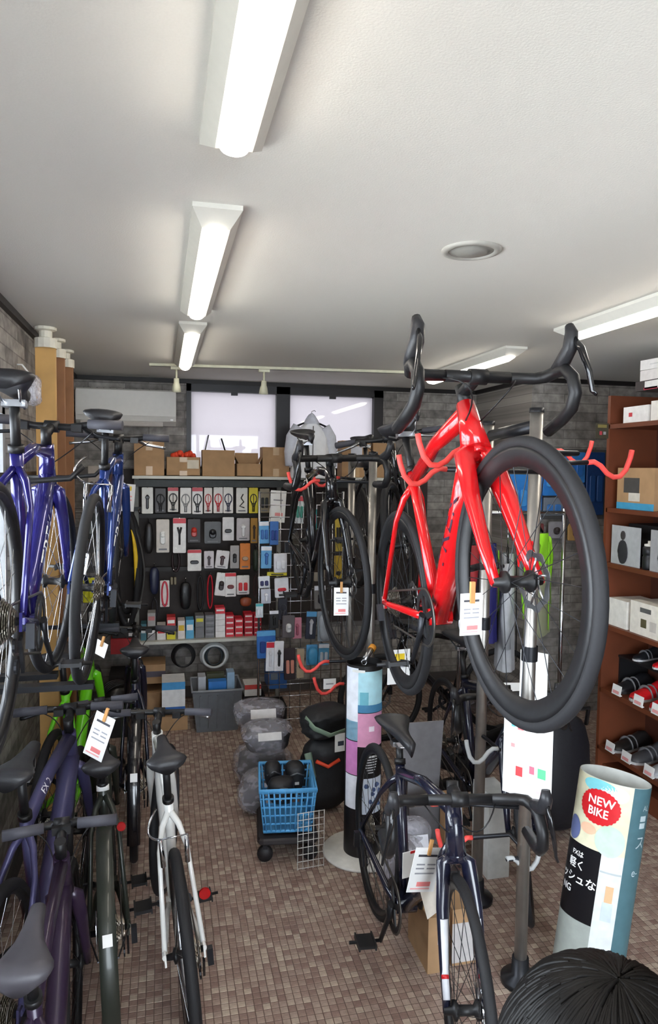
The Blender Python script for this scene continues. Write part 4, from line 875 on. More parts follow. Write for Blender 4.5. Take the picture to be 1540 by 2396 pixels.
def orange():
    a, b, z0, z1 = RECT(402, 1052, 456, 1078, 5.2); mb = MB()
    for k in range(7): mb.blob((a+(b-a)*(k+.5)/7, 5.16+.012*(k % 2), z0+.03+.010*(k % 3)), (.045, .06, .05), 10, 6, .2, k)
    tag(mb.build('orange_fabric', C((228, 74, 44), .7)), 'crumpled orange fabric heaped in the low cardboard box', 'fabric')
    p = PY(582, 1075, 5.17); tag(MB().box((p.x, 5.165, ZTOP+.060), (.11, .10, .012), RX(.1).to_3x3()).build('paper_stack', C((222, 226, 240))), 'white papers lying in the open flapped box', 'paper')
    for x0, y0, x1, y1, lb, m in ((468, 1050, 488, 1018, 'thin bright metal rod leaning on the window glass', CHROME), (545, 1050, 518, 1026, 'thin dark rod leaning on the window glass', DARK)):
        tag(MB().tube([Vector((PY(x0, y0, 5.28).x, 5.29, ZTOP+.006)), PY(x1, y1, 5.345)], .006, 6).build('metal_rod', m), lb, 'rod')
orange()
def jacket(lb, x, y, ztop, w_, h_, m, m2=None, hood=True, rz=0, name='hanging_jacket', grp='hanging clothes', trim=None, yoke=None):
    o = empty(name, lb, 'jacket', Matrix.Translation((x, y, ztop-h_)) @ RZ(rz), grp)
    def body(u, v):
        a = 2*PI*u; t = v; hw = w_*(.40+.10*(1-t)) if t < .82 else w_*(.42-(t-.82)/.18*.30); d = .055*(1-t*.35); k = 1+.05*math.sin(9*a+t*3)+.03*math.sin(14*a-2*t)
        return (hw*math.cos(a)*k, d*math.sin(a)*k, h_*.86*t)
    MB().grid(body, 30, 12).build('body', m, o)
    if yoke: MB().grid(lambda u, v: tuple(Vector(body(u, .70+.30*v))*1.0+Vector((.006*math.cos(2*PI*u), .008*math.sin(2*PI*u), 0))), 30, 6).build('yoke', yoke, o)
    for s in (-1, 1):
        MB().tube([(s*w_*.30, 0, h_*.78), (s*w_*.46, .0, h_*.62), (s*w_*.52, .01, h_*.40), (s*w_*.52, .0, h_*.18)], [.05, .048, .04, .034], 10, ov=(1, .7)).build('sleeve', m2 or m, o)
    if hood: MB().grid(lambda u, v: (w_*.2*math.cos(2*PI*u)*(1-v)**.6, .05*math.sin(2*PI*u)*(1-v*.6), h_*.84+h_*.17*v), 16, 6).build('hood', m2 or m, o)
    MB().tube([(-.003, -.062, h_*.04), (.003, -.05, h_*.8)], .003, 5).build('zip', trim or DARK, o)
    MB().tube([(-w_*.36, 0, h_*.80), (0, 0, h_*.90), (w_*.36, 0, h_*.80)], .007, 6).build('hanger', DARK, o); MB().tube([(0, 0, h_*.9), (0, 0, h_*1.03), (.02, 0, h_*1.05), (.03, 0, h_*1.03)], .003, 5).build('hanger_hook', CHROME, o)
    return o
p = PY(728, 968, 5.02); q_ = PY(728, 1118, 5.02)
JW = mat('white_nylon', (240, 243, 250), .4, bump=.5, scale=12)
jacket('white hooded nylon jacket hanging before the window', p.x, 5.0, p.z, .30, p.z-q_.z, JW, C((214, 218, 230), .5))
# ================================================================== wire grid rack with blue packs (nearer than the pegboard)
def gridwall():
    Y = 4.55; a, b, z0, z1 = RECT(606, 1150, 800, 1640, Y); o = empty('wire_grid_rack', 'tall wire grid rack crowded with blue and white packs', 'display rack', (0, 0, 0))
    z0 = 0.05
    for k in range(9): x = a+(b-a)*k/8; MB().tube([(x, Y, z0), (x, Y, z1)], .003 if 0 < k < 8 else .008, 6).build('upright_wire', CHROME, o)
    for k in range(20): z = z0+.03+(z1-z0-.04)*k/19; MB().tube([(a, Y-.004, z), (b, Y-.004, z)], .0028, 5).build('cross_wire', CHROME, o)
    for x in (a, b): MB().box((x, Y, .03), (.04, .36, .04)).build('foot', DARK, o)
    return Y
YG = gridwall()
BL, LB, WH, PKc = (44, 104, 178), (92, 164, 214), (232, 234, 240), (206, 132, 150)
GP = [(606, 1220, 630, 1272, LB, WH, 'pads', BL, 'sky blue pack with a white panel at the top of the wire rack'), (631, 1220, 652, 1275, BL, None, 'pads', (28, 60, 140), 'dark blue pack beside the sky blue one on the wire rack'), (610, 1278, 636, 1330, LB, WH, 'tall', BL, 'light blue pack with a slanted white tube'),
      (640, 1295, 672, 1340, (226, 226, 232), None, 'pads', WH, 'clear bag with a white square over yellow tape'), (624, 1338, 672, 1347, (214, 200, 40), None, 'bar', (60, 60, 60), 'strip of yellow tape packs on the wire rack'), (604, 1348, 632, 1376, WH, None, 'pads', (30, 30, 90), 'white card with two dark slots'), (642, 1352, 676, 1398, WH, None, 'bar', (206, 30, 50), 'white card with a red lozenge'),
      (610, 1378, 634, 1412, (190, 194, 206), None, 'tall', WH, 'grey blue card under the slotted white card'), (650, 1400, 672, 1450, (40, 40, 52), None, 'cage', (60, 60, 66), 'black carded cable on the wire rack'), (598, 1412, 616, 1445, (216, 226, 230), (80, 190, 200), 'pads', WH, 'white pack with an aqua cap near the red boxes'), (630, 1428, 652, 1470, (30, 30, 32), WH, 'tall', DK, 'black pack with a white header on the wire rack'),
      (660, 1440, 690, 1492, (96, 90, 92), None, 'light', (220, 220, 220), 'grey pack with a silver bell'), (684, 1445, 706, 1494, PKc, None, 'tall', (170, 90, 110), 'pink pack on the wire rack'), (600, 1475, 646, 1540, BL, LB, 'pads', (26, 60, 130), 'wide blue box with a dark window'), (622, 1502, 642, 1570, WH, (214, 36, 60), 'tall', (220, 220, 226), 'tall white box with a red corner'), (641, 1500, 664, 1570, (240, 240, 244), None, 'tall', (40, 40, 44), 'tall white box with a black slot'),
      (664, 1516, 692, 1590, (60, 50, 54), None, 'pads', (222, 150, 132), 'black and salmon pack beside the tall white boxes'), (694, 1518, 712, 1586, (176, 160, 136), None, 'bar', (120, 104, 84), 'tan pack at the edge of the wire rack'), (720, 1180, 742, 1240, (40, 150, 150), WH, 'pads', (206, 40, 60), 'teal and red pack behind the far bike'), (690, 1160, 712, 1225, (210, 214, 214), (190, 40, 50), 'pads', (60, 150, 130), 'white pack with red and green patches behind the far bike'),
      (735, 1300, 762, 1360, (150, 138, 122), None, 'cage', (60, 54, 50), 'beige carded lock behind the far bike frame'), (735, 1370, 762, 1425, (120, 116, 112), WH, 'light', (50, 50, 54), 'grey pack with a white header behind the far bike'), (715, 1430, 740, 1495, (46, 50, 66), LB, 'tall', (200, 200, 206), 'navy pack with a blue header behind the far bike wheel'), (742, 1430, 770, 1500, (150, 160, 170), None, 'pouch', (170, 178, 186), 'clear grey bag behind the far bike wheel'),
      (716, 1508, 744, 1556, LB, None, 'pouch', (70, 150, 196), 'sky blue bag at the foot of the far bike'), (744, 1506, 770, 1556, (90, 160, 200), WH, 'pads', (190, 200, 210), 'pale blue pack with a white header at the foot of the far bike'), (784, 1200, 800, 1290, (196, 170, 60), None, 'pads', (40, 34, 30), 'mustard pack at the right edge of the wire rack'), (782, 1300, 800, 1370, (196, 160, 40), None, 'bar', (50, 44, 40), 'yellow black pack below the mustard pack on the wire rack')]
for i, (x0, y0, x1, y1, cc, hc, kd, pc, lb) in enumerate(GP):
    Y = YG-.05-.024*(i % 4); a, b, z0, z1 = RECT(x0, y0, x1, y1, Y); w_, h_ = b-a, z1-z0
    o = empty('hanging_pack', lb, 'blister pack', Matrix.Translation(((a+b)/2, Y, (z0+z1)/2)) @ RY(random.uniform(-.05, .05)), 'packs on the wire grid rack')
    MB().rbox((0, 0, 0), (w_*.96, .014, h_), .08).build('card', C(cc, .35), o)
    if hc: MB().box((0, -.008, h_*.40), (w_*.94, .002, h_*.18)).build('header', C(hc, .4), o)
    product(kd, w_*.96, h_, -.014).build('product', C(pc, .35), o)
    MB().tube([(0, .005, h_*.46), (0, YG-Y, h_*.46)], .0022, 5).build('hook_wire', CHROME, o)
# ================================================================== hanging tyres, coils, boxes on the floor under the shelf
def tyre_loop(lb, x0, y0, x1, y1, Y, r, m, m2=None, n=36, name='folded_tyre_pack', grp='tyres hanging on the rack'):
    a, b, z0, z1 = RECT(x0, y0, x1, y1, Y); o = empty(name, lb, 'tyre', ((a+b)/2, Y, (z0+z1)/2), grp); w_, h_ = (b-a)/2, (z1-z0)/2
    pts = []
    for k in range(n): t = 2*PI*k/n; pts.append((math.sin(t)*w_*(1-.25*max(0, math.cos(t))), .015*math.sin(2*t), math.cos(t)*h_))
    MB().tube(pts, r, 8, closed=True).build('casing', m, o)
    if m2: MB().tube([(math.sin(t)*w_*.86, -.012, math.cos(t)*h_*.8) for t in [.5+k*.1 for k in range(18)]], [.003+.012*math.sin(k/17*PI) for k in range(18)], 6, ov=(1, .5)).build('sidewall_stripe', m2, o)
    MB().box((w_*.3, -.02, -h_+.03), (.03, .003, .035)).build('tie_tag', WHITE, o)
    return o
YEL = C((224, 184, 28), .5)
tyre_loop('folded black tyre with bold yellow sidewalls under the price sign', 272, 1200, 322, 1462, 4.98, .02, RUBBER, YEL)
tyre_loop('slim grey black tyre hanging outermost on the left', 256, 1215, 338, 1450, 5.02, .007, mat('tyre_grey', (64, 62, 60), .6))
tyre_loop('thick black tyre hanging behind the yellow walled one', 262, 1195, 330, 1430, 5.10, .024, RUBBER)
tyre_loop('narrow tyre with a yellow edge next to the left bikes', 244, 1205, 268, 1400, 5.21, .014, RUBBER, YEL)
def wall_hooks():
    o = empty('tyre_hook_bar', 'black bar with hooks above the folded tyres', 'hook bar', (0, 0, 0)); a, b, z0, z1 = RECT(236, 1190, 340, 1196, 5.2); MB().box(((a+b)/2, 5.25, z0+.012), (b-a, .02, .03)).build('bar', BLACK, o)
    for k in range(4): x = a+(b-a)*(k+.5)/4; MB().tube([(x, 5.24, z0+.01), (x, 4.98, z0+.008), (x, 4.96, z0+.03)], .005, 6).build('hook', CHROME, o)
wall_hooks()
def coil(lb, x0, y0, x1, y1, Y, r, m, k_=4, hang=True):
    a, b, z0, z1 = RECT(x0, y0, x1, y1, Y); o = empty('coiled_cable', lb, 'cable', ((a+b)/2, Y, (z0+z1)/2), 'coils under the lower shelf'); R_ = (b-a)/2
    for j in range(k_): MB().tube([(math.cos(t)*(R_-.006*j), -.012*j, math.sin(t)*(z1-z0)/2*(1-.04*j)) for t in [2*PI*q/28 for q in range(28)]], r, 6, closed=True).build('loop', m, o)
    MB().tube([(0, 0, (z1-z0)/2), (0, .04, (z1-z0)/2+.03)], .003, 5).build('hanger_wire', CHROME, o)
coil('black coiled hose hanging under the white shelf', 402, 1507, 456, 1560, 5.1, .006, BLACK)
coil('white coiled cable lock hanging under the white shelf', 470, 1506, 532, 1562, 5.08, .010, C((206, 210, 212), .4), 3)
coil('second thin black coil behind the white coil', 480, 1510, 522, 1556, 5.14, .005, C((60, 70, 74)), 3)
def floor_stuff():
    fl = lambda px, py: PZ(px, py, 0).y
    carton('brown parcel with a grey band under the lower shelf', 322, 1556, 388, 1600, 5.0, .22, PY(350, 1600, 5.0).z, tape=False, stripe=(.5, .3, (86, 80, 92)), grp='boxes on the floor by the back wall')
    z = PY(350, 1600, 5.0).z
    carton('plain carton carrying the banded parcel', 326, 1602, 385, 1660, 4.98, .25, .0, tape=False, grp='boxes on the floor by the back wall')
    o = bpy.data.objects['cardboard_box.008'] if 'cardboard_box.008' in bpy.data.objects else None
    carton('blue and white carton with a photo label standing on the tiles', 378, 1590, 434, 1662, 4.72, .20, .112, tape=False, m=C((226, 226, 226)), stripe=(.88, .24, (70, 150, 206)), lab=(0, .10, 1., .2, (40, 96, 170)), grp='boxes on the floor by the back wall')
    carton('low brown carton under the blue and white one', 374, 1662, 440, 1694, 4.70, .24, 0.001, tape=False, grp='boxes on the floor by the back wall')
    # grey translucent tub
    Y = 4.60; a, b, z0, z1 = RECT(450, 1600, 568, 1698, Y); o = empty('plastic_tub', 'grey translucent plastic tub with blue packs inside', 'storage tub', ((a+b)/2, Y+.16, .001)); w_ = (b-a); h_ = z1-z0+.0; m = mat('tub_plastic', (112, 116, 122), .35, alpha=.82)
    def shell(s0, zb, zt, k=1): return [(-w_/2*s0, -.16*s0, zb), (w_/2*s0, -.16*s0, zb), (w_/2*s0, .16*s0, zb), (-w_/2*s0, .16*s0, zb)]
    v = shell(.82, 0, 0)+shell(1., h_, h_)+[(x*.975, y*.97, h_) for x, y, _ in shell(1., 0, 0)]+[(x*.97, y*.96, .006) for x, y, _ in shell(.82, 0, 0)]
    f = [(3, 2, 1, 0), (12, 13, 14, 15)]
    for k in range(3):
        for q in range(4): f.append((k*4+q, k*4+(q+1) % 4, k*4+4+(q+1) % 4, k*4+4+q))
    MB().raw(v, f).build('tub', m, o); MB().tube([(-w_/2, -.16, h_), (w_/2, -.16, h_), (w_/2, .16, h_), (-w_/2, .16, h_)], .009, 6, closed=True).build('rim', C((140, 144, 150), .4), o)
    for k in range(5): MB().box((-w_*.34+k*w_*.17, -.15+.002, h_*.5), (.008, .012, h_*.8), RX(.09).to_3x3()).build('rib', m, o)
    cx = (a+b)/2
    for dx, dy, lb, col, sz in ((.005, -.05, 'bright blue box standing at the front inside the grey tub', (50, 120, 196), (.12, .07, h_+.03)), (-.095, .02, 'pale pack at the left inside the grey tub', (180, 184, 190), (.05, .1, h_+.05)), (.098, .02, 'white blue pack at the right inside the grey tub', (150, 180, 206), (.05, .1, h_+.07)), (.0, .06, 'yellow edged dark pack at the back inside the grey tub', (70, 72, 50), (.12, .06, h_+.05))):
        tag(MB().box((cx+dx, Y+.16+dy, .012+sz[2]/2), sz).build('tub_pack', C(col, .4)), lb, 'pack', 'packs in the tub')
    # black bin and blue tray to its right
    Y = 4.66; a, b, z0, z1 = RECT(570, 1622, 622, 1692, Y); o = empty('black_bin', 'small black bin with a red white box on top', 'bin', ((a+b)/2, Y+.1, .001), 'bins by the back wall')
    MB().lathe([(.0005, 0), ((b-a)*.46, 0), ((b-a)*.52, z1-z0-.02), ((b-a)*.55, z1-z0-.02), ((b-a)*.55, z1-z0), ((b-a)*.49, z1-z0)], 4, a0=PI/4, smooth=False, sx=1.25, sy=1.25).build('bin_body', C((24, 24, 26), .5), o)
    carton('red and white box standing on the black bin', 572, 1596, 612, 1622, 4.68, .14, z1-z0+.002, tape=False, m=C((216, 214, 210)), stripe=(.8, .4, (206, 70, 66)), grp='boxes on the floor by the back wall')
    carton('blue cardboard tray right of the black bin', 628, 1588, 672, 1635, 4.58, .2, .28, tape=False, m=C((44, 92, 156)), grp='boxes on the floor by the back wall', lab=(-.2, .6, .4, .3, (110, 118, 126)))
    carton('black crate under the blue cardboard tray', 628, 1636, 672, 1690, 4.58, .2, .001, tape=False, m=C((30, 30, 32)), grp='boxes on the floor by the back wall')
    # red box on the rack left end and black basket
    carton('red box under the hanging tyres', 258, 1495, 321, 1530, 4.95, .2, PY(290, 1530, 4.95).z, tape=False, m=C((150, 30, 34)), grp='boxes by the tyres'); zr = PY(290, 1530, 4.95).z
    carton('black carton holding up the red box by the tyres', 254, 1532, 320, 1640, 4.94, .24, 0.001, tape=False, m=C((32, 28, 28)), grp='boxes by the tyres')
    carton('small black case on the red box', 262, 1470, 318, 1494, 4.97, .16, PY(290, 1495, 4.97).z+.008, tape=False, m=C((26, 24, 24)), grp='boxes by the tyres', lab=(.3, .3, .2, .3, (200, 200, 200)))
floor_stuff()
def helmet(lb, x, y, z, s, m, rz=0, m2=None, grp='bicycle helmets'):
    o = empty('bicycle_helmet', lb, 'helmet', Matrix.Translation((x, y, z)) @ RZ(rz) @ Matrix.Scale(s, 4), grp)
    MB().grid(lambda u, v: (.135*math.cos(2*PI*u)*math.cos(v*PI/2*.98), .10*math.sin(2*PI*u)*math.cos(v*PI/2*.98), .03+.11*math.sin(v*PI/2)), 24, 8).build('shell', m, o)
    MB().lathe([(.1, .03), (.104, .018), (.098, .004), (.09, .03)], 24, sx=1.33).build('rim', m2 or BLACK, o)
    for k in range(-2, 3): MB().tube([(.11*math.cos(t)*1.2, k*.034*abs(math.sin(t))**.3, .034+.108*math.sin(t)) for t in [.35+j*.24 for j in range(11)]], [.004]+[.011]*9+[.004], 6, ov=(.6, 1)).build('vent_ridge', m2 or BLACK, o)
    MB().tube([(.03, .085, .02), (.02, .06, .006), (.02, 0, .005), (.02, -.06, .006), (.03, -.085, .02)], .004, 5).build('strap', BLACK, o)
    return o
p = PY(272, 1582, 4.74); carton('narrow black carton carrying the black helmet', 246, 1582, 298, 1660, 4.64, .2, 0.001, tape=False, m=C((30, 28, 28)), grp='boxes by the tyres')
a_, b_, z0_, z1_ = RECT(246, 1582, 298, 1660, 4.64); helmet('black helmet resting on the narrow black carton', (a_+b_)/2, 4.74, z1_-z0_+.003, .8, mat('helmet_black', (30, 28, 26), .3), .4)
# hanging goods on the left wall beyond the posts
LW = [(190, 1200, 222, 1262, (40, 44, 44), (120, 130, 130), 'dark clear pack on the left wall by the yellow tyre'), (196, 1265, 232, 1340, (58, 56, 56), (100, 98, 96), 'grey pack in the middle of the left wall hooks'), (194, 1352, 222, 1410, (224, 222, 40), (210, 206, 30), 'bright yellow twin pack on the left wall'), (222, 1352, 240, 1400, (36, 66, 80), (60, 96, 110), 'teal pack beside the yellow twin pack'), (204, 1412, 232, 1462, (36, 34, 36), (220, 220, 224), 'black pack with white blocks under the yellow pack'), (206, 1090, 236, 1190, (150, 140, 130), (60, 50, 46), 'tall beige carded pack high on the left wall'), (232, 1190, 250, 1250, (50, 44, 120), (80, 70, 160), 'purple pack beside the yellow edged tyre')]
for x0, y0, x1, y1, cc, pc, lb in LW:
    Y = 4.6; a, b, z0, z1 = RECT(x0, y0, x1, y1, Y); w_, h_ = b-a, z1-z0; o = empty('hanging_pack', lb, 'blister pack', ((a+b)/2, Y, (z0+z1)/2), 'packs on the left wall hooks')
    MB().rbox((0, 0, 0), (w_, .012, h_), .08).build('card', C(cc, .35), o); product('pads', w_, h_).build('product', C(pc, .35), o); MB().tube([(0, .004, h_*.46), (0, .1, h_*.46), (-(a+b)/2+X0+.02, .1, h_*.46)], .003, 5).build('hook_wire', CHROME, o)
# ================================================================== middle aisle clutter
def basket():
    x, y = .555, 3.13; w_, d_, h_ = .25, .30, .20; zb = .13
    o = empty('wire_basket', 'sky blue plastic shopping basket with black bags on a low trolley', 'basket', Matrix.Translation((x, y, zb)) @ RZ(-.12)); m = mat('basket_blue', (84, 160, 214), .4)
    def ring(z): k = .84+.16*z/h_; return [(-w_/2*k, -d_/2*k), (w_/2*k, -d_/2*k), (w_/2*k, d_/2*k), (-w_/2*k, d_/2*k)]
    MB().box((0, 0, .004), (w_*.84, d_*.84, .008)).build('bottom', m, o)
    for z, t_ in ((h_, .012), (h_-.035, .005), (h_*.62, .005), (h_*.42, .005), (h_*.22, .005), (.008, .008)):
        MB().tube([(a, b, z) for a, b in ring(z)], t_, 5, closed=True, ov=(1, .6)).build('rim' if z == h_ else 'band', m, o)
    for e in range(4):
        n = 10
        for k in range(n):
            t = (k+.5)/n; a0, a1 = ring(0)[e], ring(0)[(e+1) % 4]; b0, b1 = ring(h_)[e], ring(h_)[(e+1) % 4]
            MB().tube([(a0[0]+(a1[0]-a0[0])*t, a0[1]+(a1[1]-a0[1])*t, .004), (b0[0]+(b1[0]-b0[0])*t, b0[1]+(b1[1]-b0[1])*t, h_)], .0045, 4).build('slat', m, o)
    r = empty('trolley', 'low dark trolley with castors under the blue basket', 'trolley', Matrix.Translation((x, y, 0)) @ RZ(-.12))
    MB().rbox((0, 0, 0), (.27, .03, .32), .1, RX(PI/2).to_3x3()).xf(TR(0, 0, .105)).build('deck', C((40, 36, 38)), r)
    for sx in (-1, 1):
        for sy in (-1, 1): MB().lathe([(.0005, -.012), (.034, -.012), (.036, 0), (.034, .012), (.0005, .012)], 16, (sx*.10, sy*.12, .037), 'y').build('castor', C((30, 28, 30)), r); MB().box((sx*.1, sy*.12, .078), (.02, .035, .03)).build('castor_fork', DARK, r)
    for i, (dx, dy, dz, s, lb) in enumerate(((-.035, -.065, .17, (.13, .10, .12), 'black zipped bag at the front of the blue basket'), (.05, .055, .18, (.09, .10, .13), 'black pouch at the back of the blue basket'), (-.055, .065, .19, (.08, .09, .12), 'dark grey folded case standing in the blue basket'))):
        b = MB().blob((x+dx, y+dy, zb+dz), s, 16, 10, .07, i, e=.7).build('bag', mat('bag_black', (26, 26, 29), .5, bump=.4, scale=40)); tag(b, lb, 'bag', 'bags in the basket')
        MB().tube([(x+dx-s[0]*.4, y+dy-s[1]*.38, zb+dz+.01), (x+dx, y+dy-s[1]*.52, zb+dz+.03), (x+dx+s[0]*.4, y+dy-s[1]*.38, zb+dz+.01)], .004, 5).build('zip', C((90, 92, 96), .3), b)
        MB().box((x+dx, y+dy-s[1]*.5, zb+dz-.02), (.02, .004, .012)).build('patch', C((206, 206, 206)), b)
basket()
def wire_panel():
    a, b, z0, z1 = RECT(752, 1912, 812, 2052, 2.90); o = empty('grid_divider', 'small white wire grid panel standing before the blue basket', 'wire panel', Matrix.Translation(((a+b)/2-.10, 2.92, 0)) @ RZ(.1)); m = C((206, 206, 202), .35)
    for k in range(6): x = -.06+k*.024; MB().tube([(x, 0, .004), (x, 0, .26)], .0016, 5).build('wire', m, o)
    for k in range(9): MB().tube([(-.062, .002, .008+k*.031), (.062, .002, .008+k*.031)], .0016, 5).build('wire', m, o)
wire_panel()
FILM = film('clear_film', (206, 204, 214), .34); FILM2 = film('clear_film_bright', (220, 220, 230), .5)
def plastic_bag(lb, c, s, seed, inner, e=.75, rz=0, lab=None, rot=None):
    M = RZ(rz).to_3x3(); o = empty('wrapped_bag', lb, 'bag', c, 'plastic wrapped goods by the aisle')
    MB().blob((0, 0, 0), s, 26, 16, .10, seed, M, e).build('film', FILM, o); MB().blob((0, 0, -.005), [k*.84 for k in s], 18, 12, .10, seed+9, M, e).build('content', C(inner, .6), o)
    if lab: MB().box(lab[0], lab[1], (RZ(rz) @ RX(-.3)).to_3x3()).build('label_card', C(lab[2]), o)
    return o
plastic_bag('clear wrapped dark goods on top of the bag pile', (.54, 3.92, .355), (.28, .24, .16), 1, (50, 46, 54), lab=((.0, -.125, .04), (.14, .004, .05), (220, 216, 214)))
plastic_bag('clear wrapped black saddle bag in the middle of the pile', (.53, 3.60, .345), (.26, .22, .17), 2, (34, 34, 36), lab=((.0, -.115, .04), (.12, .004, .04), (200, 196, 192)))
plastic_bag('clear wrapped bag with a white striped card low in the pile', (.49, 3.47, .115), (.22, .18, .22), 3, (56, 54, 60), lab=((.03, -.098, .0), (.09, .004, .15), (214, 214, 222)))
plastic_bag('big clear wrapped bundle resting on the floor at the pile base', (.54, 3.80, .115), (.30, .28, .22), 4, (44, 42, 46))
def pile_top():
    m = mat('black_nylon', (24, 25, 28), .55, bump=.4, scale=30)
    b = MB().blob((.82, 3.42, .475), (.28, .20, .16), 36, 24, .12, 11, RZ(.4).to_3x3(), .75).build('shoulder_bag', m); tag(b, 'black nylon bag lying over the wrapped pile', 'bag')
    MB().tube([(.69, 3.37, .51), (.72, 3.30, .48), (.80, 3.30, .44), (.92, 3.33, .46)], .008, 6, ov=(2, .5)).build('strap', C((120, 140, 120)), b)
    b = MB().blob((.80, 3.42, .205), (.24, .15, .38), 36, 24, .10, 12, None, .7).build('backpack', m); tag(b, 'black backpack with an orange trim behind the basket', 'bag')
    MB().tube([(.74, 3.335, .30), (.80, 3.33, .27), (.86, 3.335, .30)], .010, 6).build('trim', C((216, 70, 40)), b); MB().tube([(.70, 3.35, .34), (.72, 3.325, .23), (.70, 3.35, .10)], .012, 6, ov=(1.6, .5)).build('strap', C((110, 130, 116)), b)
    T_at('small white card with a dark mark on the black backpack', 783, 1716, 812, 1758, 3.315, .2, lines=[(0, -.05, .5, .25, (60, 66, 80))], clip=False)
pile_top()
# boxes and papers under the near stand
def under_stand():
    G = 'boxes under the near stand'
    carton('brown cardboard carton with a white slip on the tiles under the low bike', 1000, 2170, 1052, 2300, 2.20, .20, .001, tape=False, grp=G, lab=(.15, .72, .4, .42, (206, 200, 206)))
    carton('white topped carton beside the brown one under the low bike', 1056, 2170, 1118, 2300, 2.22, .18, .001, tape=False, grp=G, stripe=(.4, .7, (190, 186, 184)))
    carton('tall white box standing between the stand poles', 1138, 2016, 1190, 2210, 2.68, .16, .001, tape=False, m=C((196, 196, 192)), grp=G)
    carton('brown cardboard sheet box behind the tall white box', 1040, 1885, 1084, 2012, 2.93, .06, .001, tape=False, grp=G)
    o = empty('magazine_rack', 'grey wire stand holding magazines behind the low bike saddle', 'magazine rack', (1.215, 3.08, 0))
    MB().box((0, 0, .01), (.22, .16, .02)).build('base', C((120, 120, 122)), o); MB().box((0, .06, .28), (.20, .006, .54), RX(.12).to_3x3()).build('back_plate', C((140, 138, 142), .4), o); MB().box((0, -.06, .10), (.20, .006, .16)).build('front_plate', C((110, 108, 112), .4), o)
    for i, (x0, y0, x1, y1, Y, col, lb) in enumerate(((905, 1760, 945, 1860, 2.86, (176, 160, 152), 'tan covered magazine in the wire stand'), (962, 1782, 1000, 1868, 2.84, (150, 148, 156), 'grey covered magazine leaning in the wire stand'), (985, 1784, 1022, 1872, 2.90, (206, 198, 190), 'cream covered magazine at the back of the stand'))):
        a, b, z0, z1 = RECT(x0, y0, x1, y1, Y); g = empty('magazine', lb, 'magazine', Matrix.Translation((1.215+.012*i, 3.035+.022*i, .03+(z1-z0)/2)) @ RX(-.02), 'magazines')
        MB().box((0, 0, 0), (b-a+.06, .008, z1-z0)).build('cover', C(col), g); MB().box((0, -.0045, (z1-z0)*.3), ((b-a)*.7, .001, .02)).build('title_print', C((190, 60, 60)), g)
    for i, (px, py, Y, col) in enumerate(((975, 1905, 2.3, (214, 70, 66)), (1090, 1965, 2.6, (196, 50, 52)))): pass
    plastic_bag('clear bag of small parts on the floor behind the low bike', (.96, 2.66, .13), (.17, .14, .24), 21, (110, 104, 104), lab=((.0, -.09, .03), (.1, .004, .07), (214, 214, 222)))
    plastic_bag('clear bag with white leaflets leaning near the column base', (1.07, 2.83, .12), (.15, .14, .22), 22, (150, 150, 158), lab=((.0, -.075, .02), (.08, .004, .09), (226, 226, 232)))
under_stand()
# yellow and coral grips lying on top of the stand arm by the low bike
for px, py, Y, col, lb in ((978, 1874, 2.2, (226, 214, 30), 'yellow strap end beside the low bike handlebar'), (1020, 1878, 2.2, (236, 96, 84), 'coral padded rest behind the low bike stem')):
    p = PY(px, py, Y); o = empty('padded_rest', lb, 'pad', p, 'padded rests'); MB().rbox((0, 0, 0), (.05, .03, .018), .5).build('pad', C(col), o); MB().tube([(0, 0, 0), (1.19-p.x, 2.1-Y, 0)], .006, 6).build('arm', DARK, o)
# ================================================================== right side: bookcase with shoes and boxes
BK = mat('bookcase_wood', (104, 54, 32), .5, var=.15, scale=6)
BX0, BX1, BY0, BY1 = 2.40, 2.70, 1.55, 3.47
SH = [2.012, 1.553, 1.25, .905, .541, .21]
def bookcase():
    o = empty('bookcase', 'brown wooden bookcase along the right wall full of shoes and boxes', 'bookcase', (0, 0, 0))
    for y in (BY0, (BY0+BY1)/2-.1, BY1-.012): MB().box(((BX0+BX1)/2, y, 1.085), (BX1-BX0, .024, 2.17)).build('side_panel', BK, o)
    MB().box((BX1+.006, (BY0+BY1)/2, 1.085), (.012, BY1-BY0, 2.17)).build('back_panel', mat('bookcase_dark', (80, 42, 28), .6), o)
    for z in SH: MB().box(((BX0+BX1)/2, (BY0+BY1)/2, z-.012), (BX1-BX0, BY1-BY0-.03, .024)).build('shelf', BK, o)
    MB().box(((BX0+BX1)/2+.01, (BY0+BY1)/2, .05), (BX1-BX0-.04, BY1-BY0-.03, .1)).build('plinth', BK, o)
bookcase()
def xbox(lb, y, z, sx, sy, sz, col, labels=(), rz=0, x=None, name='shoe_box', m=None):
    # box standing on a bookcase shelf, front (-x) flush near BX0
    xx = x if x is not None else BX0+.02+sx/2
    o = empty(name, lb, 'box', Matrix.Translation((xx, y, z+.001)) @ RZ(rz), 'boxes in the bookcase')
    MB().box((0, 0, sz/2), (sx, sy, sz)).build('carton', m or C(col, .55), o)
    for (dy, dz, w_, h_, c) in labels: MB().box((-sx/2-.0006, dy*sy, sz*(.5+dz)), (.0012, w_*sy, h_*sz)).build('label_print', C(c), o)
    return o
xbox('white lidded box topmost on the bookcase', 3.10, 2.275, .2, .26, .05, (226, 224, 222), rz=.1, labels=((0, 0, .5, .1, (200, 200, 200)),)); xbox('white box under the topmost white lid', 3.10, 2.222, .2, .27, .052, (220, 216, 214)); xbox('dark box with a white label and red corner on the bookcase top', 3.12, 2.172, .2, .30, .05, (50, 44, 46), ((0, 0, .5, .8, (226, 226, 224)), (.1, -.35, .35, .25, (160, 30, 60))))
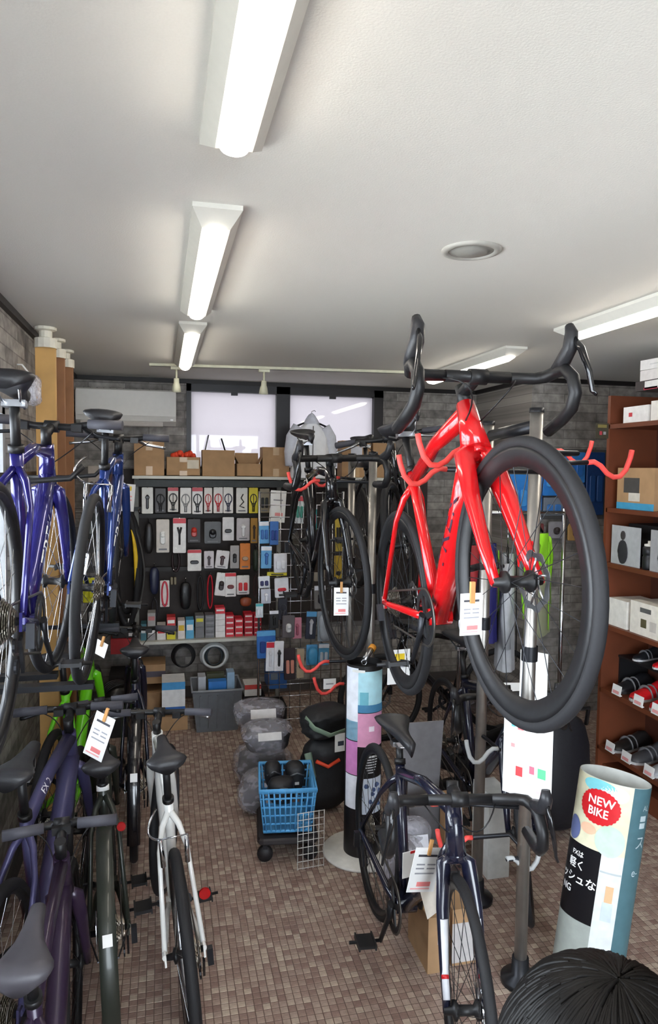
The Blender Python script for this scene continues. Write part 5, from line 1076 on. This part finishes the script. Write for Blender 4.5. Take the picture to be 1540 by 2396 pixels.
xbox('white box on the upper shelf with a small red mark', 3.26, SH[0], .22, .20, .085, (230, 228, 226), ((.2, .0, .14, .25, (196, 60, 70)),)); xbox('white box right beside the red marked white box', 3.02, SH[0], .22, .24, .10, (226, 222, 216))
bx = xbox('cardboard helmet box with a blue base band and a helmet print', 3.24, SH[1], .24, .30, .22, (0, 0, 0), ((0, -.42, 1., .16, (64, 150, 190)), (.1, .08, .42, .36, (74, 72, 70)), (.02, -.2, .3, .2, (206, 200, 190))), m=CARD)
xbox('small white box on the middle shelf', 2.74, SH[2], .16, .14, .07, (226, 222, 220)); xbox('black carton deep on the middle shelf', 3.25, SH[2], .2, .26, .22, (26, 26, 28), x=2.595)
xbox('white carton with a small wheel picture', 3.12, SH[3], .2, .24, .17, (230, 224, 214), ((.0, .28, .35, .14, (90, 90, 90)), (.05, -.12, .18, .26, (90, 84, 60)), (-.25, -.15, .2, .3, (200, 194, 186)))); xbox('plain white carton left of the wheel picture carton', 3.35, SH[3], .2, .16, .15, (232, 228, 222))
def bottle(lb, x, y, z, h=.16, col=(30, 30, 34)):
    o = empty('water_bottle', lb, 'bottle', (x, y, z)); MB().lathe([(.0005, 0), (.034, 0), (.036, .01), (.036, h*.45), (.031, h*.5), (.036, h*.56), (.036, h*.8), (.028, h*.86), (.0005, h*.86)], 18).build('body', C(col, .35), o); MB().lathe([(.029, h*.86), (.029, h*.93), (.012, h*.95), (.012, h*1.05), (.0005, h*1.05)], 14).build('cap', C((214, 212, 206)), o)
bottle('black water bottle with a pale cap in the bookcase', 2.448, 3.14, SH[2]+.001, .14)
# greyish prints standing on the shelf
for y, lb, col in ((3.30, 'grey photo card with a rider silhouette near the bookcase end', (170, 172, 176)), (2.98, 'grey photo card with a sitting silhouette in the bookcase', (160, 160, 164))):
    o = empty('photo_card', lb, 'photo card', (BX0+.02, y, SH[2]+.001), 'photo cards in the bookcase'); MB().box((0, 0, .105), (.004, .24, .21)).build('card', C(col), o); MB().blob((-.004, .02, .07), (.004, .09, .13), 12, 8, .15, 4).build('silhouette_print', C((46, 46, 52)), o); MB().blob((-.004, .02, .16), (.004, .045, .05), 10, 6, .05, 4).build('head_print', C((60, 56, 58)), o)
    MB().box((.03, 0, .004), (.06, .16, .006)).build('foot', BLACK, o)
def shoe(lb, y, z, col, sole=(210, 210, 210), ang=PI, x=None, s=1., grp='cycling shoes in the bookcase', strap=(120, 120, 124)):
    o = empty('cycling_shoe', lb, 'shoe', Matrix.Translation((x if x is not None else BX0+.15, y, z+.001)) @ RZ(ang) @ Matrix.Scale(s, 4), grp)
    L_ = .27; mb = MB(); rings = []
    prof = [(0, .026, .055), (.03, .033, .085), (.07, .036, .090), (.11, .036, .075), (.16, .042, .058), (.20, .046, .048), (.24, .040, .040), (.265, .022, .030), (.272, .006, .022)]
    for x_, hw, h_ in prof:
        ring = []
        for k in range(12): a = PI*k/11; ring.append(len(mb.v)); mb.v.append(Vector((x_-.13, math.cos(a)*hw, .014+math.sin(a)**.7*(h_-.014))))
        rings.append(ring)
    for a, b in zip(rings, rings[1:]):
        for k in range(11): mb.face([a[k], a[k+1], b[k+1], b[k]], True)
    mb.face(rings[0][::-1], True); mb.build('upper', C(col, .4), o)
    sp = [(-.13, .0), (-.125, .026), (-.09, .035), (-.02, .036), (.05, .045), (.1, .042), (.135, .022), (.145, .0), (.135, -.022), (.1, -.042), (.05, -.045), (-.02, -.036), (-.09, -.035), (-.125, -.026)]
    MB().poly(sp, .014, (0, 0, .007), (1, 0, 0), (0, 1, 0)).build('sole', C(sole, .4), o)
    for xx, hw in ((.0, .041), (.04, .046)): MB().tube([(xx, math.cos(a)*hw, .014+math.sin(a)*.055) for a in [PI*k/8 for k in range(9)]], .004, 5, ov=(.6, 2.)).build('strap', C(strap, .4), o)
    return o
def shoes():
    for y, c, lb in ((3.36, (30, 30, 34), 'black shoe at the far end of the fourth shelf'), (3.22, (206, 28, 36), 'red shoe on the fourth shelf next to the far end black shoe'), (3.06, (200, 32, 40), 'second red shoe on the fourth shelf'), (2.92, (40, 40, 44), 'charcoal shoe on the fourth shelf after the red pair'), (2.78, (60, 60, 64), 'grey black shoe past the red shoes')):
        shoe(lb, y, SH[4], c, (200, 200, 200) if c[0] > 100 else (60, 60, 60), ang=PI+.2)
    for y, c, lb in ((3.36, (34, 32, 32), 'dark shoe at the far end of the fifth shelf'), (3.20, (70, 70, 74), 'grey shoe on the fifth shelf beside the dark one'), (3.04, (150, 152, 158), 'silver grey shoe on the fifth shelf'), (2.90, (36, 36, 40), 'black shoe on the fifth shelf'), (2.76, (160, 160, 166), 'pale grey shoe on the fifth shelf')):
        shoe(lb, y, SH[5], c, (190, 190, 190), ang=PI+.2)
    for y, c, lb in ((3.34, (28, 28, 30), 'black high shoe in a clear wrap below the white cartons'), (3.05, (196, 30, 38), 'red shoe standing on the hanging riser')):
        pass
    o = empty('shoe_riser', 'low dark riser carrying shoes above the fourth shelf', 'riser', (0, 0, 0)); MB().box((2.60, 3.053, SH[4]+.175), (.19, .78, .012)).build('board', BLACK, o)
    for y in (2.67, 3.437): MB().box((2.60, y, SH[4]+.085), (.18, .012, .169)).build('leg', BLACK, o)
    for y, c, lb in ((3.32, (34, 36, 40), 'black shoe on the dark riser'), (3.16, (214, 26, 34), 'bright red shoe on the dark riser'), (3.0, (44, 42, 44), 'dark grey shoe on the dark riser'), (2.84, (190, 26, 34), 'deep red shoe on the dark riser')): shoe(lb, y, SH[4]+.182, c, (206, 206, 206), ang=PI+.2, x=2.60, s=.72)
    for y, z, lb in ((3.30, SH[4], 'white price slip on the fourth shelf edge by the black shoe'), (3.12, SH[4], 'white price slip on the fourth shelf edge by the red shoe'), (2.98, SH[4], 'white price slip on the fourth shelf edge between the red shoes'), (3.34, SH[5], 'white price slip on the fifth shelf edge by the dark shoe'), (3.20, SH[5], 'white price slip on the fifth shelf edge by the grey shoe'), (3.02, SH[5], 'white price slip on the fifth shelf edge by the silver shoe')):
        o = empty('price_slip', lb, 'price tag', Matrix.Translation((BX0-.001, y, z+.001)) @ RZ(-PI/2+.0), 'price slips in the bookcase'); MB().box((0, 0, .028), (.075, .002, .055), RX(-.15).to_3x3()).build('card', WHITE, o); MB().box((0, -.006, .018), (.05, .001, .016), RX(-.15).to_3x3()).build('print', C((228, 160, 160)), o); MB().box((0, .006, .003), (.06, .012, .005)).build('foot', WHITE, o)
shoes()
helmet('black helmet with yellow marks on the bookcase riser', 2.55, 3.0, SH[3]+.18 if False else SH[3]+.002, .8, mat('helmet_black', (30, 28, 26), .3), 1.2) if False else None
helmet('matt black helmet on the third shelf', 2.56, 2.84, SH[3]+.061, .85, mat('helmet_black', (30, 28, 26), .3), 1.2)
helmet('white and black helmet at the near part of the third shelf', 2.56, 2.57, SH[3]+.061, .85, C((206, 206, 210), .3), 1.2)
xbox('black display base under the matt black helmet', 2.84, SH[3], .2, .2, .055, (24, 24, 26), x=2.56, name='helmet_plinth'); xbox('black display base under the white helmet', 2.57, SH[3], .2, .2, .055, (24, 24, 26), x=2.56, name='helmet_plinth')
p = PX(1422, 1008, BX0-.01)
T_at('small dark info card fixed to the bookcase end', 1394, 990, 1424, 1026, BY1-.06, 0, lines=[(0, .3, .7, .2, (120, 110, 60)), (-.1, -.15, .2, .25, (170, 60, 70)), (.2, -.15, .2, .2, (150, 150, 150))], clip=False, name='info_card', bg=C((62, 58, 44)))
# ------------------------------------------------------------------ blue goods on the jutting wall, clothes rail
def wall_grid():
    o = empty('wall_hook_panel', 'grey hook panel on the jutting wall with blue packs', 'display panel', (0, 0, 0)); a, b, z0, z1 = RECT(1185, 1050, 1425, 1215, 4.48)
    MB().box(((a+b)/2, 4.485, (z0+z1)/2), (b-a, .02, z1-z0)).build('panel', C((92, 90, 88)), o)
wall_grid()
for i, (x0, y0, x1, y1, c, c2, lb) in enumerate(((1190, 1110, 1236, 1205, (50, 128, 206), (70, 150, 220), 'first blue bag beside the corner of the jutting wall'), (1270, 1060, 1316, 1160, (46, 122, 200), (80, 160, 226), 'blue bag with a paler fold in the upper row of the jutting wall'), (1318, 1058, 1368, 1130, (58, 136, 214), (44, 110, 190), 'light blue pack above the twin square pack on the jutting wall'), (1370, 1058, 1412, 1205, (22, 62, 122), (30, 76, 140), 'dark navy blue board pack by the bookcase'), (1318, 1132, 1366, 1205, (32, 100, 176), (150, 160, 150), 'blue pack with two pale squares by the bookcase'), (1270, 1164, 1316, 1206, (120, 128, 140), (60, 120, 190), 'grey pack with a blue foot low on the jutting wall'), (1239, 1110, 1267, 1205, (44, 110, 186), (60, 140, 210), 'second blue pack along from the corner of the jutting wall'))):
    Y = 4.40; a, b, z0, z1 = RECT(x0, y0, x1, y1, Y); w_, h_ = b-a, z1-z0; o = empty('blue_pack', lb, 'pack', ((a+b)/2, Y, (z0+z1)/2), 'blue packs on the jutting wall')
    MB().rbox((0, 0, 0), (w_, .03, h_), .06).build('pack_body', C(c, .4), o); product('pads', w_, h_, -.02).build('front_patch', C(c2, .4), o); MB().tube([(0, .01, h_*.47), (0, .085, h_*.47)], .004, 5).build('hook_wire', CHROME, o)
def clothes():
    o = empty('clothes_rail', 'chrome clothes rail with a slim post', 'clothes rail', (0, 0, 0)); y = 3.55; p1 = PY(1322, 1190, y); x1 = p1.x; x0 = x1-.62
    for x in (x0, x1): MB().tube([(x, y, .03), (x, y, p1.z)], .011, 10).build('post', CHROME, o); MB().lathe([(.0005, .001), (.085, .001), (.085, .012), (.02, .03), (.0005, .03)], 20, (x, y, 0)).build('base', DARK, o)
    MB().tube([(x0, y, 1.52), (x1+.02, y, 1.52)], .010, 10).build('cross_rail', CHROME, o)
    NEON = mat('neon_green', (150, 222, 40), .6, bump=.4, scale=15); GRY = mat('olive_grey_cloth', (148, 152, 122), .7, bump=.4, scale=15); NV = mat('navy_cloth', (44, 42, 110), .7, bump=.4, scale=15)
    jacket('neon green jacket with pale grey body hanging on the chrome rail', x1-.15, y, 1.50, .40, .66, GRY, NEON, False, .8, trim=NEON, yoke=NEON)
    jacket('navy jersey with a neon zip hanging on the chrome rail', x0+.165, y, 1.44, .24, .62, NV, NV, False, 1.15, trim=NEON)
    jacket('light grey jacket hanging beside the neon jacket', x1-.345, y, 1.40, .26, .74, C((170, 172, 176), .7), None, False, 1.15)
    jacket('dark patterned jersey at the left end of the chrome rail', x0+.065, y, 1.46, .18, .56, C((52, 46, 50), .7), C((150, 40, 44), .7), False, 1.2)
    for i, (px, py, c, lb) in enumerate(((1255, 1245, (120, 60, 60), 'maroon patterned pack above the clothes rail'), (1300, 1240, (150, 146, 150), 'grey patterned pack above the clothes rail'), (1345, 1245, (190, 150, 90), 'tan patterned pack above the clothes rail'))):
        q = PY(px, py, 4.42); g = empty('small_pack', lb, 'pack', q, 'small packs over the clothes rail'); MB().rbox((0, 0, 0), (.11, .02, .12), .1).build('card', C(c, .5), g); product('light', .1, .12, -.016).build('product', C((60, 50, 50)), g); MB().tube([(0, .01, .05), (0, .065, .05)], .003, 5).build('hook_wire', CHROME, g)
clothes()
def right_floor():
    b = MB().blob((1.86, 3.02, .30), (.34, .30, .58), 24, 16, .06, 31, None, .75).build('large_bag', mat('black_nylon2', (24, 24, 30), .6, bump=.4, scale=30)); tag(b, 'large black bag standing between the stand and the bookcase', 'bag')
    MB().tube([(1.78, 2.90, .56), (1.82, 2.84, .66), (1.92, 2.84, .66), (1.95, 2.90, .56)], .010, 6).build('handle', BLACK, b)
    o = empty('floor_pump', 'black floor roller trainer lying beyond the stand', 'trainer', (1.90, 3.98, 0)); p0 = PY(1000, 1748, 3.9)
    MB().tube([(-.28, -.18, .06), (.28, .12, .06)], .045, 14).build('roller', BLACK, o); MB().tube([(-.2, -.3, .06), (.36, .0, .06)], .045, 14).build('roller', BLACK, o); MB().box((-.24, -.24, .04), (.08, .3, .08), RZ(.5).to_3x3()).build('end_frame', DARK, o); MB().box((.32, .06, .04), (.08, .3, .08), RZ(.5).to_3x3()).build('end_frame', DARK, o)
    o['label'] = 'black two roller trainer lying on the tiles beyond the stand'
    o.name = 'roller_trainer'
    plastic_bag('clear bag of silver parts lying past the roller trainer', (2.22, 4.66, .12), (.30, .20, .2), 41, (110, 96, 92))
right_floor()
# ================================================================== person in the near right corner (dark hair, seen from behind and above)
def person():
    c = CAM+ray(1415, 2585)*.62; hx, hy, hz = c; feet = Vector((hx, hy-.02, 0)); top = hz+.115; Hh = top
    o = empty('person', 'person with straight dark hair standing beside the oval sign column', 'person', (hx, hy, 0))
    sk = mat('skin', (206, 160, 132), .5); cl = mat('dark_jacket', (38, 38, 46), .7, bump=.3, scale=60); tr = mat('dark_trousers', (36, 40, 58), .75); HR = mat('dark_hair', (11, 9, 8), .5, var=.25, scale=60, spec=.18)
    k = Hh/1.32
    V = dict(pel=(0, 0, .66), wa=(0, 0, .80), ch=(0, .0, .95), nk=(0, .0, 1.07), nk2=(0, .012, 1.12), hd=(0, .02, 1.20), hd2=(0, .02, 1.25))
    for s, n in ((-1, 'l'), (1, 'r')):
        V.update({n+'sh': (s*.125, 0, 1.03), n+'el': (s*.165, -.005, .83), n+'wr': (s*.17, .05, .66), n+'hand': (s*.168, .065, .60), n+'hip': (s*.07, 0, .63), n+'kn': (s*.075, .012, .36), n+'an': (s*.078, -.005, .07), n+'toe': (s*.082, .10, .03)})
    Rr = dict(pel=.105, wa=.095, ch=.11, nk=.045, nk2=.043, hd=.078, hd2=.075, sh=.05, el=.036, wr=.026, hand=.026, hip=.075, kn=.05, an=.034, toe=.03)
    E = [('pel', 'wa'), ('wa', 'ch'), ('ch', 'nk'), ('nk', 'nk2'), ('nk2', 'hd'), ('hd', 'hd2')]
    for n in 'lr': E += [('ch', n+'sh'), (n+'sh', n+'el'), (n+'el', n+'wr'), (n+'wr', n+'hand'), ('pel', n+'hip'), (n+'hip', n+'kn'), (n+'kn', n+'an'), (n+'an', n+'toe')]
    def skin(name, keys, m, grow=1., extra=()):
        ks = [q for q in V if q in keys]; idx = {q: i for i, q in enumerate(ks)}; me = bpy.data.meshes.new(name)
        me.from_pydata([tuple(Vector(V[q])*k) for q in ks], [(idx[a], idx[b]) for a, b in E if a in idx and b in idx], []); me.materials.append(m)
        ob = obj(name, me, o); md = ob.modifiers.new('skin', 'SKIN'); md.use_smooth_shade = True
        for q in ks:
            r_ = Rr[q if q in Rr else q[1:]]*grow*k; d = me.skin_vertices[0].data[idx[q]]; d.radius = (r_, r_*(.8 if q in ('pel', 'wa', 'ch') else 1)); d.use_root = (q == ks[0])
        ob.modifiers.new('sub', 'SUBSURF').levels = 2; ob.modifiers['sub'].render_levels = 2; return ob
    skin('body', set(V), sk)
    skin('jacket', {'pel', 'wa', 'ch', 'nk', 'lsh', 'rsh', 'lel', 'rel', 'lwr', 'rwr'}, cl, 1.3); skin('trousers', {'wa', 'pel', 'lhip', 'rhip', 'lkn', 'rkn', 'lan', 'ran'}, tr, 1.2)
    for s in (-1, 1):
        MB().blob((s*.082*k, .05*k, .035), (.085, .21, .075), 14, 8, .02, 1, e=.8).build('shoe', C((60, 60, 64)), o)
        fm = MB()
        for j, (dx, L_) in enumerate(((-.018, .055), (-.006, .064), (.006, .060), (.018, .048))): fm.tube([Vector((s*.168*k+dx, .062*k, .605*k)), Vector((s*.168*k+dx, .072*k, .605*k-L_*.5)), Vector((s*.168*k+dx, .066*k, .605*k-L_))], [.008, .0075, .006], 7)
        fm.tube([Vector((s*.150*k, .075*k, .64*k)), Vector((s*.142*k, .095*k, .615*k)), Vector((s*.145*k, .10*k, .59*k))], [.009, .008, .006], 7); fm.build('fingers', sk, o)
    zc = hz; cen = Vector((0, .0, zc))
    face = MB().blob((0, .012, zc-.035), (.148, .18, .22), 24, 16, .0, 0); face.blob((0, .108, zc-.045), (.026, .036, .04), 10, 8, 0, 0)
    for s in (-1, 1): face.blob((s*.076, .01, zc-.04), (.018, .04, .06), 8, 8, 0, 0)
    fo = face.build('head', sk, o)
    for s in (-1, 1): MB().blob((s*.032, .09, zc-.02), (.03, .02, .014), 10, 8, 0, 0).build('eye', C((30, 24, 22), .2), fo)
    MB().blob((0, .098, zc-.09), (.05, .014, .014), 10, 6, 0, 0).build('mouth', C((170, 96, 90)), fo)
    # hair: cap plus combed strands from the crown
    hm = MB(); hm.blob((0, -.012, zc+.004), (.190, .222, .236), 32, 20, .012, 5)
    rnd = random.Random(2)
    for j in range(900):
        a = rnd.uniform(-PI, PI); t0 = rnd.uniform(.0, .9); pts = []; swirl = rnd.uniform(.0, .5); ln = rnd.uniform(.5, 1.0); lift = rnd.uniform(.0, .007)
        if abs(a-PI/2) < .75: ln *= .55
        for q in range(7):
            t = t0+ln*q/6; th = PI/2-t; aa = a+swirl*t*.5
            p = Vector((.096*math.cos(th)*math.cos(aa), .112*math.cos(th)*math.sin(aa)-.012, .119*math.sin(th)))*(1.0+lift*8*(.3+t*.3))
            if th < -.2: p = Vector((.096*math.cos(aa), .112*math.sin(aa)-.012, 0))*.98+Vector((0, 0, .119*math.sin(th)*1.2))
            pts.append(p+Vector((0, 0, zc+.004)))
        hm.tube(pts, [.0014, .0022, .0024, .0024, .0022, .0018, .0006], 4, cap=False)
    hm.build('hair', HR, o)
person()

def left_extras():
    o = empty('red_carton', 'red carton with white stripes under the side window behind the bikes', 'box', (-.590, 2.30, 0))
    MB().box((0, 0, .34), (.03, .30, .68)).build('carton', C((150, 22, 34)), o)
    for k in range(4): MB().box((.0156, -.10+k*.06, .50), (.0012, .02, .22), RX(.5).to_3x3()).build('stripe_print', C((214, 170, 176)), o)
    b = MB().blob((-.555, 3.36, 2.08), (.08, .12, .14), 14, 10, .12, 5, None, .8).build('white_bag', FILM2); tag(b, 'crumpled white plastic bag hanging high on the left wall', 'bag')
    MB().tube([(-.56, 3.36, 2.14), (-.60, 3.36, 2.19), (-.62, 3.36, 2.19)], .004, 5).build('string', WHITE, b)
left_extras()
